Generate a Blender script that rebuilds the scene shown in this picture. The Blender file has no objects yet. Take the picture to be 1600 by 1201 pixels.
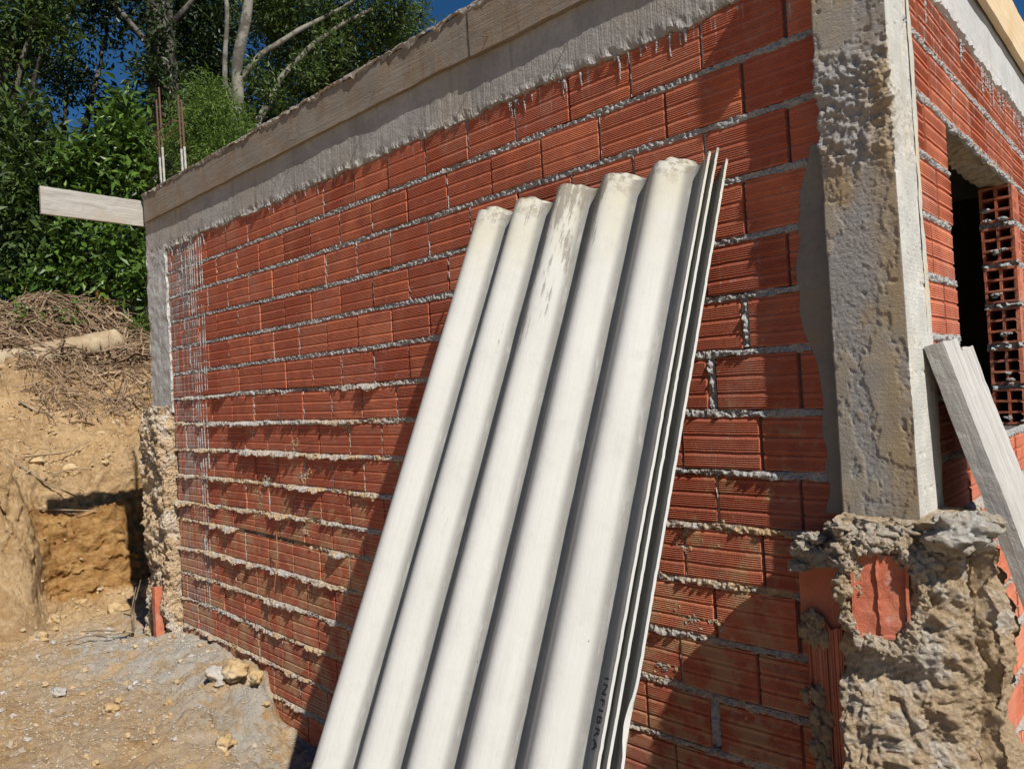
import bpy, math, random
import numpy as np
random.seed(7); RNG = np.random.default_rng(7)
sc = bpy.context.scene; col = sc.collection
# ------------------------------------------------------------------ camera
ROT = np.array([[0.7305825, 0.6805556, -0.0556173], [-0.0536710, -0.0239659, -0.9982710], [-0.6807119, 0.7323044, 0.0190170]])
CAM = np.array([0.48536, -1.8765, 1.32669]); FPX = 1159.93
cd = bpy.data.cameras.new('camera'); cam = bpy.data.objects.new('camera', cd); col.objects.link(cam)
from mathutils import Matrix
mw = Matrix.Identity(4)
for i in range(3):
    mw[i][0] = ROT[0][i]; mw[i][1] = -ROT[1][i]; mw[i][2] = -ROT[2][i]; mw[i][3] = CAM[i]
cam.matrix_world = mw
cd.sensor_width = 36; cd.lens = 36 * FPX / 1600; cd.clip_start = 0.05; cd.clip_end = 400
sc.camera = cam
# ------------------------------------------------------------------ light
SUN = np.array([4.4, -1.08, 4.6]); SUN /= np.linalg.norm(SUN)
w = bpy.data.worlds.new('World'); sc.world = w; w.use_nodes = True
nt = w.node_tree; bg = nt.nodes['Background']; sky = nt.nodes.new('ShaderNodeTexSky')
sky.sky_type = 'NISHITA'; sky.sun_disc = False
sky.sun_elevation = math.asin(SUN[2]); sky.sun_rotation = math.atan2(SUN[0], SUN[1])
sky.altitude = 1500; sky.air_density = 1.0; sky.dust_density = 0.0; sky.ozone_density = 4.0
hs = nt.nodes.new('ShaderNodeHueSaturation'); hs.inputs['Saturation'].default_value = 1.25; hs.inputs['Value'].default_value = 1.0
nt.links.new(sky.outputs[0], hs.inputs['Color']); nt.links.new(hs.outputs[0], bg.inputs[0]); bg.inputs[1].default_value = 0.056
sl = bpy.data.lights.new('sun', 'SUN'); sl.energy = 5.0; sl.angle = math.radians(0.53); sl.color = (1.0, 0.95, 0.87)
so = bpy.data.objects.new('sun', sl); col.objects.link(so)
from mathutils import Vector
so.rotation_euler = Vector(SUN).to_track_quat('Z', 'Y').to_euler(); so.location = (6, -3, 8)
sc.view_settings.view_transform = 'Standard'; sc.view_settings.look = 'None'; sc.view_settings.gamma = 1
sc.view_settings.exposure = 0.22
sc.render.resolution_x = 1024; sc.render.resolution_y = 768

# ------------------------------------------------------------------ helpers
def ray(px, py): return ROT.T @ np.array([px - 800.0, py - 600.5, FPX])
def on(px, py, ax, v):
    d = ray(px, py); return CAM + d * ((v - CAM[ax]) / d[ax])
def at(px, py, depth): return CAM + ray(px, py) / FPX * depth

def _h(ix, iy, iz, s):
    n = (ix.astype(np.int64) * 374761393 + iy.astype(np.int64) * 668265263 + iz.astype(np.int64) * 2147483647 + s * 1274126177) & 0xffffffff
    n = ((n ^ (n >> 13)) * 1274126177) & 0xffffffff
    n = ((n ^ (n >> 16)) * 2246822519) & 0xffffffff
    return ((n ^ (n >> 15)) & 0xffffff) / float(0xffffff) * 2 - 1
def noise(P, f=1.0, s=0):
    P = np.asarray(P, float) * f + s * 17.31
    i = np.floor(P); t = P - i; t = t * t * (3 - 2 * t); i = i.astype(np.int64)
    x, y, z = i[..., 0], i[..., 1], i[..., 2]; a, b, c = t[..., 0], t[..., 1], t[..., 2]
    L = lambda p, q, k: p + (q - p) * k
    return L(L(L(_h(x, y, z, s), _h(x+1, y, z, s), a), L(_h(x, y+1, z, s), _h(x+1, y+1, z, s), a), b),
             L(L(_h(x, y, z+1, s), _h(x+1, y, z+1, s), a), L(_h(x, y+1, z+1, s), _h(x+1, y+1, z+1, s), a), b), c)
def fbm(P, f=1.0, o=4, s=0, g=0.5):
    r = 0; a = 1
    for k in range(o): r = r + a * noise(P, f * 2.03 ** k, s + k); a *= g
    return r
def sst(a, b, x):
    t = np.clip((x - a) / (b - a), 0, 1); return t * t * (3 - 2 * t)

class MB:
    """collects vertices and faces (and per-vertex attributes)"""
    def __init__(s): s.V = []; s.F = []; s.n = 0; s.A = {}
    def add(s, V, F, **at):
        V = np.asarray(V, float).reshape(-1, 3)
        for k in s.A:
            if k not in at: at[k] = 0.0
        for k, v in at.items():
            if k not in s.A: s.A[k] = [np.zeros(s.n)]
            s.A[k].append(np.broadcast_to(np.asarray(v, float), (len(V),)).copy())
        s.V.append(V)
        for f in (F if isinstance(F, list) else [F]):
            s.F.append(np.asarray(f, np.int64) + s.n)
        s.n += len(V)
    def mesh(s, name, loc=(0, 0, 0), smooth=False):
        V = np.concatenate(s.V) - np.array(loc)
        me = bpy.data.meshes.new(name)
        li = np.concatenate([f.ravel() for f in s.F]); ct = np.concatenate([np.full(len(f), f.shape[1]) for f in s.F])
        st = np.concatenate([[0], np.cumsum(ct)[:-1]])
        me.vertices.add(len(V)); me.vertices.foreach_set('co', V.ravel().astype(np.float32))
        me.loops.add(len(li)); me.loops.foreach_set('vertex_index', li.astype(np.int32))
        me.polygons.add(len(ct)); me.polygons.foreach_set('loop_start', st.astype(np.int32)); me.polygons.foreach_set('loop_total', ct.astype(np.int32))
        me.update(calc_edges=True)
        me.polygons.foreach_set('use_smooth', np.full(len(ct), bool(smooth)))
        for k, v in s.A.items():
            a = me.attributes.new(k, 'FLOAT', 'POINT'); a.data.foreach_set('value', np.concatenate(v).astype(np.float32))
        me.validate()
        return me
    def build(s, name, mat, parent=None, loc=(0, 0, 0), smooth=False):
        o = bpy.data.objects.new(name, s.mesh(name, loc, smooth)); col.objects.link(o)
        o.data.materials.append(mat)
        if parent is not None:
            o.parent = parent; o.location = -Vector(parent.location) if parent.type == 'EMPTY' else (0, 0, 0)
            if parent.type == 'EMPTY' and tuple(loc) != (0, 0, 0): o.location = Vector(loc) - Vector(parent.location)
        else: o.location = loc
        return o
def grid_faces(nu, nv, wrap=False):
    a = np.arange(nu * nv).reshape(nu, nv)
    if wrap: a = np.concatenate([a, a[:, :1]], 1)
    return np.stack([a[:-1, :-1], a[1:, :-1], a[1:, 1:], a[:-1, 1:]], -1).reshape(-1, 4)
def empty(name, loc, label, cat, group=None):
    o = bpy.data.objects.new(name, None); col.objects.link(o); o.location = loc; o.empty_display_size = .1
    return tag(o, label, cat, group)
def tag(o, label=None, cat=None, group=None, kind=None):
    if label: o['label'] = label
    if cat: o['category'] = cat
    if group: o['group'] = group
    if kind: o['kind'] = kind
    return o
def box(mb, lo, hi, res=None, disp=None, ax=None, **at):
    """box with gridded faces; disp(P)->offset; ax = (origin, 3 axes) maps the box"""
    lo = np.array(lo, float); hi = np.array(hi, float)
    for d in range(3):
        e, f = [k for k in range(3) if k != d]
        ne = 2 if not res else max(2, int((hi[e] - lo[e]) / res) + 1); nf = 2 if not res else max(2, int((hi[f] - lo[f]) / res) + 1)
        E_, F_ = np.meshgrid(np.linspace(lo[e], hi[e], ne), np.linspace(lo[f], hi[f], nf), indexing='ij')
        for side in (0, 1):
            P = np.zeros((ne, nf, 3)); P[..., e] = E_; P[..., f] = F_; P[..., d] = (lo, hi)[side][d]
            if ax is not None: P = np.asarray(ax[0]) + P @ np.asarray(ax[1])
            if disp is not None: P = P + disp(P)
            q = grid_faces(ne, nf)
            if (side == 0) ^ (d == 1): q = q[:, ::-1]
            mb.add(P, q, **at)
def vdisp(amp, f, o=4, s=0, g=.5):
    return lambda P: amp * np.stack([fbm(P, f, o, s, g), fbm(P, f, o, s + 31, g), fbm(P, f, o, s + 57, g)], -1)
def tube(mb, pts, rad, n=6, **at):
    P = np.asarray(pts, float); m = len(P); rad = np.broadcast_to(np.asarray(rad, float), (m,))
    T = np.gradient(P, axis=0); T /= np.linalg.norm(T, axis=1)[:, None] + 1e-9
    up = np.where(np.abs(T[:, 2:3]) > .9, np.array([[1., 0, 0]]), np.array([[0, 0, 1.]]))
    A = np.cross(T, up); A /= np.linalg.norm(A, axis=1)[:, None] + 1e-9; B = np.cross(T, A)
    th = np.linspace(0, 2 * np.pi, n, endpoint=False)
    V = P[:, None] + rad[:, None, None] * (A[:, None] * np.cos(th)[None, :, None] + B[:, None] * np.sin(th)[None, :, None])
    mb.add(V, [grid_faces(m, n, True), np.arange(n)[None, ::-1], (np.arange(n) + (m - 1) * n)[None]], **at)

# ------------------------------------------------------------------ materials
class Mat:
    def __init__(s, name, rough=.9, spec=.3):
        s.m = bpy.data.materials.new(name); s.m.use_nodes = True; s.t = s.m.node_tree
        s.b = s.t.nodes['Principled BSDF']; s.b.inputs['Roughness'].default_value = rough
        s.b.inputs['Specular IOR Level'].default_value = spec
        s.co = s.t.nodes.new('ShaderNodeTexCoord').outputs['Object']
    def lk(s, a, b):
        if hasattr(a, 'is_output') or isinstance(a, bpy.types.NodeSocket): s.t.links.new(a, b)
        else: b.default_value = a
    def map(s, sc=(1, 1, 1), rot=(0, 0, 0)):
        n = s.t.nodes.new('ShaderNodeMapping'); s.lk(s.co, n.inputs[0]); n.inputs['Scale'].default_value = sc; n.inputs['Rotation'].default_value = rot
        return n.outputs[0]
    def noise(s, f, det=4, rough=.55, vec=None, dist=0.0):
        n = s.t.nodes.new('ShaderNodeTexNoise'); s.lk(vec if vec is not None else s.co, n.inputs['Vector'])
        n.inputs['Scale'].default_value = f; n.inputs['Detail'].default_value = det; n.inputs['Roughness'].default_value = rough
        n.inputs['Distortion'].default_value = dist
        return n.outputs['Fac']
    def vor(s, f, vec=None):
        n = s.t.nodes.new('ShaderNodeTexVoronoi'); s.lk(vec if vec is not None else s.co, n.inputs['Vector']); n.inputs['Scale'].default_value = f
        return n.outputs['Distance']
    def ramp(s, x, a, b, lo=0.0, hi=1.0):
        n = s.t.nodes.new('ShaderNodeMapRange'); n.interpolation_type = 'SMOOTHSTEP'; s.lk(x, n.inputs[0])
        for k, v in zip((1, 2, 3, 4), (a, b, lo, hi)): n.inputs[k].default_value = v
        return n.outputs[0]
    def math(s, op, a, b=0.0):
        n = s.t.nodes.new('ShaderNodeMath'); n.operation = op; s.lk(a, n.inputs[0]); s.lk(b, n.inputs[1]); return n.outputs[0]
    def mix(s, f, a, b):
        n = s.t.nodes.new('ShaderNodeMix'); n.data_type = 'RGBA'; s.lk(f, n.inputs[0])
        for v, k in ((a, 6), (b, 7)): s.lk(v if not isinstance(v, tuple) else (*v, 1), n.inputs[k])
        return n.outputs[2]
    def attr(s, k):
        n = s.t.nodes.new('ShaderNodeAttribute'); n.attribute_name = k; return n.outputs['Fac']
    def sep(s):
        n = s.t.nodes.new('ShaderNodeSeparateXYZ'); s.lk(s.co, n.inputs[0]); return n.outputs
    def bump(s, h, strength=.5, dist=.01):
        n = s.t.nodes.new('ShaderNodeBump'); n.inputs['Strength'].default_value = strength; n.inputs['Distance'].default_value = dist
        s.lk(h, n.inputs['Height']); s.lk(n.outputs[0], s.b.inputs['Normal'])
    def done(s, c): s.lk(c if not isinstance(c, tuple) else (*c, 1), s.b.inputs['Base Color']); return s.m

def brick_mat(name, front=True):
    m = Mat(name, .85, .25); r = m.attr('rnd')
    c = m.mix(r, (.36, .085, .042), (.60, .19, .095)) if front else m.mix(r, (.42, .115, .058), (.60, .20, .105))
    c = m.mix(m.ramp(m.noise(9, 5), .35, .7), c, (.40, .12, .072))
    c = m.mix(m.ramp(m.noise(60, 4, .7, m.map((.3, .3, 1))), .45, .8, 0, .5), c, (.24, .05, .028))
    c = m.mix(m.ramp(m.noise(4.3, 3, .5), .52, .7, 0, .45), c, (.50, .20, .12))
    c = m.mix(m.ramp(m.noise(3.2, 6, .72), .5, .75, 0, .55), c, (.46, .25, .18))
    c = m.mix(m.ramp(m.noise(24, 5, .7), .58, .72, 0, .5), c, (.46, .39, .35))
    # thin cement run-off: pale vertical streaks
    st = m.noise(1, 3, .6, m.map((85, 85, 2.2)))
    zz = m.sep()
    if front:
        near = m.math('MULTIPLY', m.ramp(zz[0], -3.55, -3.72), 1.0)
        top = m.ramp(zz[2], 2.17, 2.34, 0, .55)
        msk = m.math('MAXIMUM', near, top)
        k = m.ramp(m.math('ADD', st, m.math('MULTIPLY', msk, .22)), .70, .76)
        k = m.math('MULTIPLY', k, m.ramp(m.noise(25, 3), .3, .55))
        c = m.mix(k, c, (.42, .40, .38))
        gp = m.ramp(m.math('ADD', m.noise(7, 5, .7), m.math('MULTIPLY', m.math('MULTIPLY', near, m.ramp(zz[2], 1.5, 2.1)), .2)), .68, .76, 0, .85)
        c = m.mix(gp, c, (.30, .29, .285))
        # ochre mud dried on the lower courses
        lowz = m.ramp(zz[2], 1.35, .6, 0, .13)
        k = m.ramp(m.math('ADD', m.noise(8, 7, .75), lowz), .58, .70, 0, .75)
        k = m.math('MULTIPLY', k, m.ramp(zz[2], 1.42, 1.25))
        c = m.mix(k, c, (.48, .30, .16))
    else:
        k = m.ramp(m.math('ADD', st, m.ramp(zz[2], 1.9, 2.3, 0, .16)), .66, .74)
        c = m.mix(m.math('MULTIPLY', k, m.ramp(m.noise(16, 3), .4, .6)), c, (.50, .47, .45))
        c = m.mix(m.ramp(m.noise(5, 4), .5, .75, 0, .5), c, (.56, .22, .12))
    h = m.math('ADD', m.noise(220, 3), m.math('MULTIPLY', m.noise(45, 5, .7), 1.4))
    m.bump(h, .55, .0022)
    return m.done(c)
BRICK = brick_mat('fired clay brick'); BRICKB = brick_mat('fired clay brick in side wall', False)

def mortar_mat():
    m = Mat('rough grey mortar', .95, .15); mud = m.attr('mud')
    c = m.mix(m.noise(60, 5, .7), (.25, .245, .24), (.50, .49, .48))
    c = m.mix(m.ramp(m.noise(18, 4), .5, .7, 0, .5), c, (.58, .56, .52))
    c = m.mix(m.math('MULTIPLY', mud, m.ramp(m.noise(22, 5, .65), .36, .56)), c, (.50, .35, .19))
    m.bump(m.math('ADD', m.noise(140, 5, .75), m.math('MULTIPLY', m.vor(110), .8)), .9, .006)
    return m.done(c)
MORTAR = mortar_mat()

def concrete(name, a, b, stain=None, sf=3.0, lines=False, rough=.9, bs=.6, bd=.004, dark=None, vert=False):
    m = Mat(name, rough, .25)
    c = m.mix(m.ramp(m.noise(5, 6, .65), .3, .72), a, b)
    c = m.mix(m.ramp(m.noise(70, 4, .7), .4, .75, 0, .35), c, tuple(x * .6 for x in a))
    if stain: c = m.mix(m.ramp(m.noise(sf, 5, .6), .46, .68, 0, .8), c, stain)
    if dark: c = m.mix(m.ramp(m.noise(1, 5, .65, m.map((22, 22, 2.0))), .52, .74, 0, .75), c, dark)
    h = m.math('ADD', m.noise(120, 5, .7), m.math('MULTIPLY', m.noise(24, 4), .9))
    if lines: h = m.math('ADD', h, m.math('MULTIPLY', m.noise(1, 3, .6, m.map((130, 130, 3) if vert else (3, 3, 120))), 1.3))
    m.bump(h, bs, bd)
    return m.done(c)
BEAMC = concrete('beam concrete', (.30, .285, .265), (.44, .42, .395), (.36, .32, .27), 2.5, True, vert=True, dark=(.22, .20, .175), bs=.8)
BEAMB = concrete('side beam concrete', (.42, .42, .41), (.52, .52, .51), (.48, .46, .42), 3, True, bs=.35, dark=(.36, .35, .34))
COLC = concrete('far column concrete', (.40, .40, .39), (.56, .56, .54), (.34, .31, .26), 4, True, vert=True, bs=.5)
SLABC = concrete('slab edge concrete', (.25, .22, .19), (.42, .38, .33), (.34, .26, .18), 6)
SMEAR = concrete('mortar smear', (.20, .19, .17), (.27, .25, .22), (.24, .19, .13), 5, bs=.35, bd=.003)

def pillar_mat():
    m = Mat('pillar concrete', .92, .2); sk = m.attr('skin'); z = m.sep()
    raw = m.mix(m.noise(90, 6, .8), (.24, .225, .21), (.44, .42, .40))
    skc = m.mix(m.ramp(m.noise(14, 5), .35, .65), (.34, .31, .27), (.40, .345, .265))
    c = m.mix(sk, raw, skc)
    c = m.mix(m.ramp(m.noise(5.5, 4, .6, m.map((1, 1, .6))), .52, .7, 0, .7), c, (.40, .28, .14))
    c = m.mix(m.ramp(m.noise(1, 3, .5, m.map((35, 35, 3))), .6, .8, 0, .4), c, (.24, .20, .15))
    c = m.mix(m.math('MULTIPLY', m.ramp(z[0], -.075, -.02), m.ramp(m.noise(6, 5, .7, m.map((1, 1, .5))), .38, .6, 0, .75)), c, (.40, .29, .16))
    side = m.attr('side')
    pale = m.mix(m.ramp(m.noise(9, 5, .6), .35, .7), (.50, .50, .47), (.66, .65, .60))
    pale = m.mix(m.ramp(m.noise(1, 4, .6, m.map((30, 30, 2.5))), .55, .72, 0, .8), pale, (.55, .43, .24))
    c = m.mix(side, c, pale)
    h = m.math('ADD', m.noise(150, 5, .75), m.math('MULTIPLY', m.noise(1, 3, .6, m.map((3, 3, 160))), .35))
    m.bump(h, .9, .0045)
    return m.done(c)
PILLAR = pillar_mat()

def rubble_mat():
    m = Mat('lime and clay rubble', .97, .1)
    ochre = m.mix(m.noise(34, 6, .75), (.52, .36, .21), (.78, .60, .39))
    white = m.mix(m.noise(40, 6, .75), (.66, .58, .48), (.86, .81, .73))
    grey = m.mix(m.noise(50, 4), (.52, .45, .37), (.76, .69, .58))
    c = m.mix(m.ramp(m.noise(7, 6, .7), .47, .58), ochre, white)
    c = m.mix(m.math('MULTIPLY', m.attr('grey'), m.ramp(m.noise(9, 4), .3, .5)), c, grey)
    c = m.mix(m.math('MULTIPLY', m.attr('ochre'), m.ramp(m.noise(6, 5, .65), .3, .55)), c, ochre)
    c = m.mix(m.attr('lime'), c, m.mix(m.ramp(m.noise(16, 5, .7), .4, .65), (.62, .54, .42), (.76, .73, .67)))
    m.bump(m.math('ADD', m.noise(110, 7, .85), m.math('ADD', m.math('MULTIPLY', m.noise(28, 5, .7), 1.0), m.math('MULTIPLY', m.vor(75), .9))), 1.0, .016)
    return m.done(c)
RUBBLE = rubble_mat()

def wood(name, a, b, dark, rough=.85, spatter=None, ax='x', bs=.5):
    m = Mat(name, rough, .2)
    sc_ = {'x': (2.5, 60, 60), 'y': (60, 2.5, 60), 'z': (60, 60, 2.5)}[ax]
    g = m.noise(1, 5, .65, m.map(sc_), 1.2)
    c = m.mix(m.ramp(g, .3, .7), a, b)
    c = m.mix(m.ramp(m.noise(4, 4), .5, .72, 0, .6), c, dark)
    if spatter:
        c = m.mix(m.ramp(m.noise(6, 6, .75), .42, .6, 0, .8), c, spatter)
        c = m.mix(m.ramp(m.noise(1, 5, .6, m.map((26, 26, 3))), .56, .72, 0, .7), c, (.20, .125, .075))
    m.bump(m.math('ADD', g, m.math('MULTIPLY', m.noise(130, 4, .7), .8)), bs, .003)
    return m.done(c)
FORMW = wood('cement splashed formwork board', (.21, .165, .12), (.30, .245, .185), (.24, .16, .09), spatter=(.25, .225, .19), bs=.9)
FORMB = wood('tan formwork board', (.58, .44, .27), (.66, .52, .34), (.52, .36, .19), ax='y', bs=.3)
FORMP = wood('pale formwork board', (.32, .30, .26), (.46, .44, .40), (.36, .28, .19), ax='y', bs=.9)
PLANKM = wood('grey weathered plank', (.36, .345, .32), (.54, .525, .50), (.33, .30, .26), ax='x', bs=.9)

def sheet_mat():
    m = Mat('fibre cement', .75, .3)
    c = m.mix(m.noise(3, 5), (.47, .465, .435), (.57, .565, .535))
    c = m.mix(m.ramp(m.noise(1, 4, .6, m.map((160, 4, 1))), .4, .7, 0, .3), c, (.43, .425, .40))
    sp = m.sep()
    top = m.ramp(sp[1], .42, .0, 0, 1)
    c = m.mix(m.math('MULTIPLY', top, m.ramp(m.noise(9, 5), .25, .6, .15, .75)), c, (.47, .44, .33))
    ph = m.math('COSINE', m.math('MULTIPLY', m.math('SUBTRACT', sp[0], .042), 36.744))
    c = m.mix(m.math('MULTIPLY', m.ramp(ph, -.25, -.85, 0, .9), m.ramp(m.noise(1, 5, .7, m.map((60, 7, 1))), .12, .5)), c, (.21, .205, .19))  # streaky valley grime, darkened to paint in the shade between corrugations
    c = m.mix(m.ramp(m.noise(14, 6, .75), .48, .8, 0, .5), c, (.40, .39, .355))
    # grime running down from the top end, chips and specks
    g = m.noise(1, 6, .75, m.map((34, 3.0, 1)))
    band = m.math('MULTIPLY', m.ramp(sp[1], .8, .0), m.ramp(m.math('ABSOLUTE', m.math('SUBTRACT', sp[0], .42)), .26, .05))
    c = m.mix(m.ramp(m.math('ADD', g, m.math('MULTIPLY', band, .24)), .665, .74, 0, .8), c, (.20, .18, .15))
    c = m.mix(m.ramp(m.noise(1, 3, .6, m.map((75, 22, 1))), .735, .76, 0, .85), c, (.13, .115, .09))
    c = m.mix(m.math('MULTIPLY', m.ramp(sp[1], .10, .0), m.ramp(m.noise(1, 5, .75, m.map((40, 30, 1))), .46, .60, 0, .85)), c, (.22, .19, .14))
    m.bump(m.math('ADD', m.noise(1, 4, .7, m.map((260, 60, 1))), m.noise(30, 4)), .45, .0018)
    return m.done(c)
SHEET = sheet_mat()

def soil_mat():
    m = Mat('ochre clay soil', .98, .08); z = m.sep()
    c = m.mix(m.ramp(m.noise(2.2, 6, .6), .35, .65), (.42, .265, .125), (.55, .375, .20))
    c = m.mix(m.ramp(m.noise(17, 6, .7), .45, .7, 0, .8), c, (.64, .48, .29))
    c = m.mix(m.ramp(m.noise(6, 6, .75), .5, .72, 0, .75), c, (.31, .19, .10))
    c = m.mix(m.attr('cut'), c, m.mix(m.ramp(m.noise(8, 5, .7, m.map((1, 1, 2.5))), .35, .7), (.33, .165, .055), (.52, .32, .13)))
    gr = m.mix(m.noise(26, 7, .8), (.36, .33, .28), (.57, .53, .47))
    c = m.mix(m.math('MULTIPLY', m.attr('dust'), m.ramp(m.noise(5, 6, .7), .36, .55)), c, gr)
    c = m.mix(m.math('MULTIPLY', m.attr('humus'), m.ramp(m.noise(7, 5), .3, .55)), c, (.17, .105, .06))
    m.bump(m.math('ADD', m.noise(60, 7, .8), m.math('MULTIPLY', m.noise(20, 4, .6), 1.3)), 1.0, .022)
    return m.done(c)
SOIL = soil_mat()

def leaf_mat(name, a, b, rough=.4, tr=.25):
    m = Mat(name, rough, .35); r = m.attr('rnd')
    c = m.mix(r, a, b); m.lk(c, m.b.inputs['Base Color'])
    t = m.t.nodes.new('ShaderNodeBsdfTranslucent'); m.lk(m.mix(r, a, tuple(min(1, v * 1.6) for v in b)), t.inputs[0])
    x = m.t.nodes.new('ShaderNodeMixShader'); x.inputs[0].default_value = tr
    out = [n for n in m.t.nodes if n.type == 'OUTPUT_MATERIAL'][0]
    m.t.links.new(m.b.outputs[0], x.inputs[1]); m.t.links.new(t.outputs[0], x.inputs[2]); m.t.links.new(x.outputs[0], out.inputs[0])
    return m.m
LEAF_BR = leaf_mat('bright broad leaf', (.03, .07, .01), (.14, .23, .035))
LEAF_MID = leaf_mat('mid green leaf', (.022, .045, .01), (.10, .155, .032), .52)
LEAF_DK = leaf_mat('dark leaf', (.012, .026, .008), (.045, .075, .02), .45, .15)
LEAF_ND = leaf_mat('fine yellow green leaf', (.05, .10, .015), (.16, .24, .04), .5, .3)
def bark_mat(name, a, b, f=5):
    m = Mat(name, .95, .1); c = m.mix(m.ramp(m.noise(f, 6, .7), .42, .6), a, b)
    m.bump(m.noise(40, 5, .7), .8, .01); return m.done(c)
BARK = bark_mat('lichened grey bark', (.035, .03, .025), (.13, .12, .10))
BARKP = bark_mat('pale smooth bark', (.10, .092, .075), (.25, .235, .20))
mr = Mat('dry root fibre', .95, .1); ROOT = mr.done(mr.mix(mr.attr('rnd'), (.11, .062, .034), (.40, .29, .19)))
LOGM = bark_mat('stripped log', (.33, .245, .15), (.45, .36, .24), 4)
STICKM = bark_mat('dry stick', (.22, .15, .09), (.42, .34, .24))
def plain(name, c, rough=.8, **k):
    m = Mat(name, rough); return m.done(m.mix(m.noise(60, 4), tuple(v * .7 for v in c), tuple(min(1, v * 1.25) for v in c)))
RUST = plain('rusty steel', (.13, .07, .05), .8); CEMROD = plain('cement coated steel', (.42, .40, .37), .9)
INK = plain('faded black print', (.03, .03, .035), .9)
NAILM = plain('nail steel', (.10, .07, .06), .5)
DARKC = plain('inner render', (.12, .10, .09), .95)
ROCKM = [concrete('clay clod', (.40, .27, .13), (.55, .40, .22), (.50, .42, .30), 9, bd=.006), concrete('mortar lump', (.36, .34, .31), (.50, .48, .45), (.45, .36, .24), 9, bd=.006)]
DIRTM = concrete('dried mud', (.34, .21, .09), (.50, .34, .16), None, bs=.9, bd=.01)

# ------------------------------------------------------------------ terrain
PX = np.array([30, 6, 1.5, 0, -1.3, -2.4, -3.1, -4.3, -5.3, -5.9, -6.03, -6.09, -6.22, -6.55, -7.2, -8.0, -8.6, -9.2, -9.9, -12, -20, -60.])
PZ = np.array([-.6, -.45, -.33, -.31, -.27, -.13, -.01, .0, -.03, -.05, .02, .45, .90, 1.07, 1.38, 1.88, 2.12, 2.48, 2.62, 2.7, 2.9, 4.])
PS = np.concatenate([[0], np.cumsum(np.hypot(np.diff(PX), np.diff(PZ)))])
def terrain(u, y):
    """u = arc length down the profile, returns displaced points + masks"""
    x = np.interp(u, PS, PX); z = np.interp(u, PS, PZ)
    wgt = sst(-5.0, -5.9, x) * (1 - sst(-6.4, -7.6, x))
    sh = sst(-.12, -.50, y)
    x = x + wgt * sh * (.95 * (1 - np.clip(z / 1.15, 0, 1)) + .12 * np.sin(y * 7) + .12 * noise(np.stack([x * 0, y * 3.3, z * 2.2], -1), 1, 61)); z = z + sst(-5.2, -5.9, x) * (1 - sst(-6.4, -7.4, x)) * sh * .12
    # rubble ridge and trench by the wall foot
    z = z + .09 * np.exp(-((x + 3.0) / .35) ** 2 - ((y + .16) / .13) ** 2) + .035 * np.exp(-((x + 3.9) / .3) ** 2 - ((y + .1) / .2) ** 2)
    q0 = np.stack([x, y, x * 0], -1); wn = .09 * noise(q0, 5, 71) + .05 * noise(q0, 17, 72) + .02 * noise(q0, 45, 73)
    z = z - .20 * sst(-3.02, -2.90, x + wn) * sst(-.40, -.34, y + wn * .8) * (1 - sst(0, .1, y)) + .04 * np.exp(-((x + 2.9) / .25) ** 2 - ((y + .42) / .10) ** 2)
    P = np.stack([x, y, z], -1)
    cut = sst(-5.9, -6.0, x) * (1 - sst(.62, .80, z + .06 * np.sin(y * 7 + 1))) * (1 - sh)
    steep = sst(-5.8, -6.0, x); near = sst(-9, -4, x)
    n1 = fbm(P, 1.1, 3, 3); n2 = fbm(P, 4.5, 5, 5); n3 = fbm(P, 21, 5, 9, .66); n4 = np.abs(fbm(P, 12, 4, 29, .6))
    bank = sst(-5.0, -5.8, x)
    rid = (1 - np.abs(noise(P, 7, 12))) ** 3
    lump = sst(-3.7, -3.2, x) * sst(-.75, -.4, y); left = sh * bank
    P[..., 2] += lump * (.030 * np.abs(fbm(P, 7, 4, 81)) + .012 * fbm(P, 30, 3, 82)) + left * .05 * fbm(P, 6, 5, 83, .6)
    P[..., 0] += left * (.07 * fbm(P, 5, 5, 85, .62) - .05 * (1 - np.abs(noise(P, 6, 86))) ** 5) + cut * .03 * fbm(P * [1, 1, 2.4], 6, 5, 88, .6)
    P[..., 2] += n1 * (.035 + .07 * bank) + n2 * (.016 + .03 * bank) + n3 * (.011 + .008 * bank) + .006 * np.round(fbm(P, 9, 3, 97) * 3) / 3 * (1 - bank) + n4 * (.012 + .016 * bank) - rid * .03 * bank * (1 - cut)
    P[..., 0] += steep * (n2 * .045 + n3 * .012) + cut * .02 * noise(P, 5, 4)
    dust = sst(-.62, -.25, y) * sst(-5.2, -4.3, x) * .8 + .75 * np.exp(-((x + 4.1) / .8) ** 2 - ((y + .45 + .25 * (x + 4)) / .38) ** 2) + .35 * sst(-3.6, -2.6, x)
    hum = sst(-7.5, -8.4, x)
    return P, cut, np.clip(dust, 0, 1) * (1 - bank), hum
def ground_z(x, y):
    u = np.interp(-x, -PX, PS); P, *_ = terrain(np.array([u]), np.array([float(y)])); return float(P[0, 2])
def on_ground(px, py):
    d = ray(px, py) / FPX; t = np.arange(1.0, 18, .01)[:, None]; p = CAM + d * t
    P, *_ = terrain(np.interp(-p[:, 0], -PX, PS), p[:, 1])
    h = p[:, 2] < P[:, 2]; i = int(np.argmax(h)) if h.any() else int(np.argmin(p[:, 2] - P[:, 2] + 99 * (p[:, 0] > -8.5)))
    return P[i] if not h.any() else p[i]
def prof_u(x): return np.interp(-x, -PX, PS)
def ax_lin(segs):
    r = [segs[0][0]]
    for a, b, n in segs: r += list(np.linspace(a, b, n + 1)[1:])
    return np.array(r)
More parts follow.
